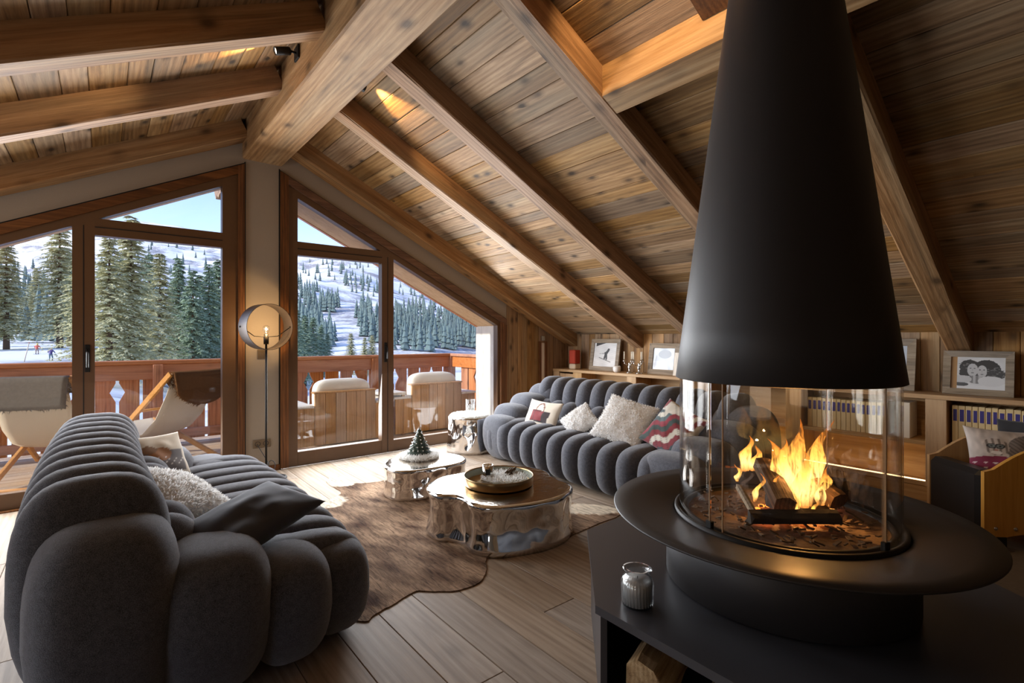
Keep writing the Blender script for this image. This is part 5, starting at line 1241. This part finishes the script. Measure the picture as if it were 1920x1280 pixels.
# forest on the far mountainside
def far_tree():
    mb = MB(); n = 7; rr = random.Random(1)
    for i in range(4):
        z0 = 1.2 + 2.9 * i; z1 = z0 + 4.6 if i < 3 else 15.; R = 3.0 * (1 - i / 4.6); k = [(R * rr.uniform(.75, 1.1) * math.cos(2 * math.pi * j / n), R * rr.uniform(.75, 1.1) * math.sin(2 * math.pi * j / n), z0 + rr.uniform(-.4, .4)) for j in range(n)] + [(0, 0, z1)]
        mb.add(k, [(j, (j + 1) % n, n) for j in range(n)])
    return mb
FT = far_tree(); FTM = FT.mesh('far_spruce', M['needle_haze'])
def hit(u, v):
    for d in np.linspace(130, 1480, 90):
        if land(u, d) >= EYE + (HOR - v) / F_PX * d: return d
    return None
regions = [([(540, 532), (562, 534), (590, 548), (632, 562), (640, 590), (600, 592), (570, 600), (540, 600)], 110), ([(540, 595), (600, 595), (630, 640), (620, 665), (540, 665)], 70), ([(662, 576), (690, 570), (735, 572), (750, 600), (740, 650), (690, 648), (668, 620)], 90),
           ([(738, 600), (775, 575), (800, 590), (860, 590), (900, 600), (900, 662), (738, 662)], 240), ([(640, 520), (712, 545), (712, 560), (650, 548)], 26), ([(830, 590), (905, 600), (905, 640), (840, 630)], 90), ([(170, 440), (420, 470), (420, 540), (170, 540)], 60), ([(0, 500), (130, 500), (130, 660), (0, 640)], 110), ([(560, 490), (715, 500), (760, 540), (900, 600), (760, 560), (560, 525)], 60)]
rr = random.Random(21); cand = []
for poly, cnt in regions:
    xs_ = [p[0] for p in poly]; ys_ = [p[1] for p in poly]; k = 0; tries = 0
    while k < cnt and tries < cnt * 8:
        tries += 1; u, v = rr.uniform(min(xs_), max(xs_)), rr.uniform(min(ys_), max(ys_))
        if not ins(u, v, poly): continue
        if poly[0] == (662, 576) and 700 < u < 712 and False: continue
        d = hit(u, v)
        if d is None: continue
        cand.append((d, u, rr.uniform(.55, 1.05))); k += 1
cand.sort(key=lambda c: c[0] / c[2])
rest = MB()
for i, (d, u, s) in enumerate(cand):
    r = ray(u, HOR); p = (r.x * d, r.y * d, land(u, d) - .3)
    if i < 260:
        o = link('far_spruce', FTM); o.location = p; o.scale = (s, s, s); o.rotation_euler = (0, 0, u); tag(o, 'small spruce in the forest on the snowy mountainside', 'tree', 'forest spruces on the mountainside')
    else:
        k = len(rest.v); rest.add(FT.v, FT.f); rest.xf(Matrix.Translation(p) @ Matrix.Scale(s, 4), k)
if rest.v: o = rest.build('distant_forest', M['needle_haze']); o['kind'] = 'stuff'; tag(o, 'dense distant spruce forest high on the mountainside', 'forest')
# skiers on the slope and a marker pole
def skier(label, u, vf, d, jacket, trousers, helmet, lean):
    p = atD(u, vf, d); t = thing('person', label, 'person', (p.x, p.y, land(u, d)), -YAW + .4, 'skiers on the slope'); 
    me = bpy.data.meshes.new('body'); J = dict(pel=(0, 0, .92), chest=(.03, .05, 1.32), neck=(.04, .07, 1.48), head=(.05, .09, 1.66), shl=(-.2, .05, 1.42), shr=(.22, .05, 1.42), ell_=(-.36, .16, 1.2), elr=(.36, .12, 1.18), hal=(-.34, .38, 1.12), har=(.36, .34, 1.08), hl=(-.11, 0, .88), hr=(.11, 0, .88), kl=(-.14, .10, .5), kr=(.16, .12, .5), al=(-.14, .0, .1), ar=(.18, -.02, .1), fl=(-.14, .18, .04), fr=(.18, .16, .04))
    nm = list(J); E_ = [('pel', 'chest'), ('chest', 'neck'), ('neck', 'head'), ('chest', 'shl'), ('chest', 'shr'), ('shl', 'ell_'), ('shr', 'elr'), ('ell_', 'hal'), ('elr', 'har'), ('pel', 'hl'), ('pel', 'hr'), ('hl', 'kl'), ('hr', 'kr'), ('kl', 'al'), ('kr', 'ar'), ('al', 'fl'), ('ar', 'fr')]
    rad = dict(pel=.16, chest=.18, neck=.07, head=.11, shl=.09, shr=.09, ell_=.065, elr=.065, hal=.05, har=.05, hl=.12, hr=.12, kl=.085, kr=.085, al=.07, ar=.07, fl=.05, fr=.05)
    me.from_pydata([J[k] for k in nm], [(nm.index(a), nm.index(c)) for a, c in E_], []); o = link('body', me, t)
    md = o.modifiers.new('skin', 'SKIN'); 
    for i, k in enumerate(nm): sv = me.skin_vertices[0].data[i]; sv.radius = (rad[k],) * 2; sv.use_root = (k == 'pel')
    o.modifiers.new('sub', 'SUBSURF').levels = 1
    b = NB('ski_suit_' + helmet); tc = b.n('ShaderNodeTexCoord'); sx = b.n('ShaderNodeSeparateXYZ'); b.l(tc.outputs['Object'], sx.inputs[0]); b.col(b.ramp(b.math('MULTIPLY', sx.outputs[2], .5), [(.0, s2l(40, 40, 46)), (.08, trousers), (.435, trousers), (.44, jacket), (.735, jacket), (.74, s2l(214, 170, 140))]))
    cr_ = [n for n in b.t.nodes if n.type == 'VALTORGB'][0]; cr_.color_ramp.interpolation = 'CONSTANT'; me.materials.append(b.m)
    MB().superell((.05, .08, 1.70), (.135, .15, .13), 1, 1, 16, 10).build('helmet', M[helmet], t)
    for x_ in (-.14, .18): MB().box(x_ - .045, x_ + .045, -.75, .9, 0, .02, c=.005).build('ski', M['black_print'], t)
    for x_, y_, z_ in ((-.34, .38, 1.12), (.36, .34, 1.08)): MB().tube([(x_, y_, z_ + .06), (x_ * 1.15, y_ - .35, .0)], .012, 6).build('ski_pole', M['steel'], t)
    return t
plain('helmet_white', s2l(226, 226, 230), .4); plain('helmet_yellow', s2l(206, 176, 70), .4)
skier('person in violet jacket and white helmet skiing down the slope', 95, 674, 69., s2l(84, 74, 130), s2l(96, 120, 130), 'helmet_white', 0)
skier('person in red jacket and yellow helmet standing further up the slope', 69, 667, 84., s2l(190, 84, 70), s2l(150, 130, 120), 'helmet_yellow', .4)
pp = atD(45, 660, 66.); t = thing('marker_pole', 'leaning pale marker pole on the ski slope beside the skiers', 'pole', (pp.x, pp.y, land(45, 66.) - .1)); MB().tube([(0, 0, 0), (.5, -.3, 2.6)], .05, 8).build('shaft', M['cream_plastic'], t); MB().tube([(.5, -.3, 2.6), (.515, -.31, 2.68)], .06, 8).build('cap', M['red_mesh'], t)
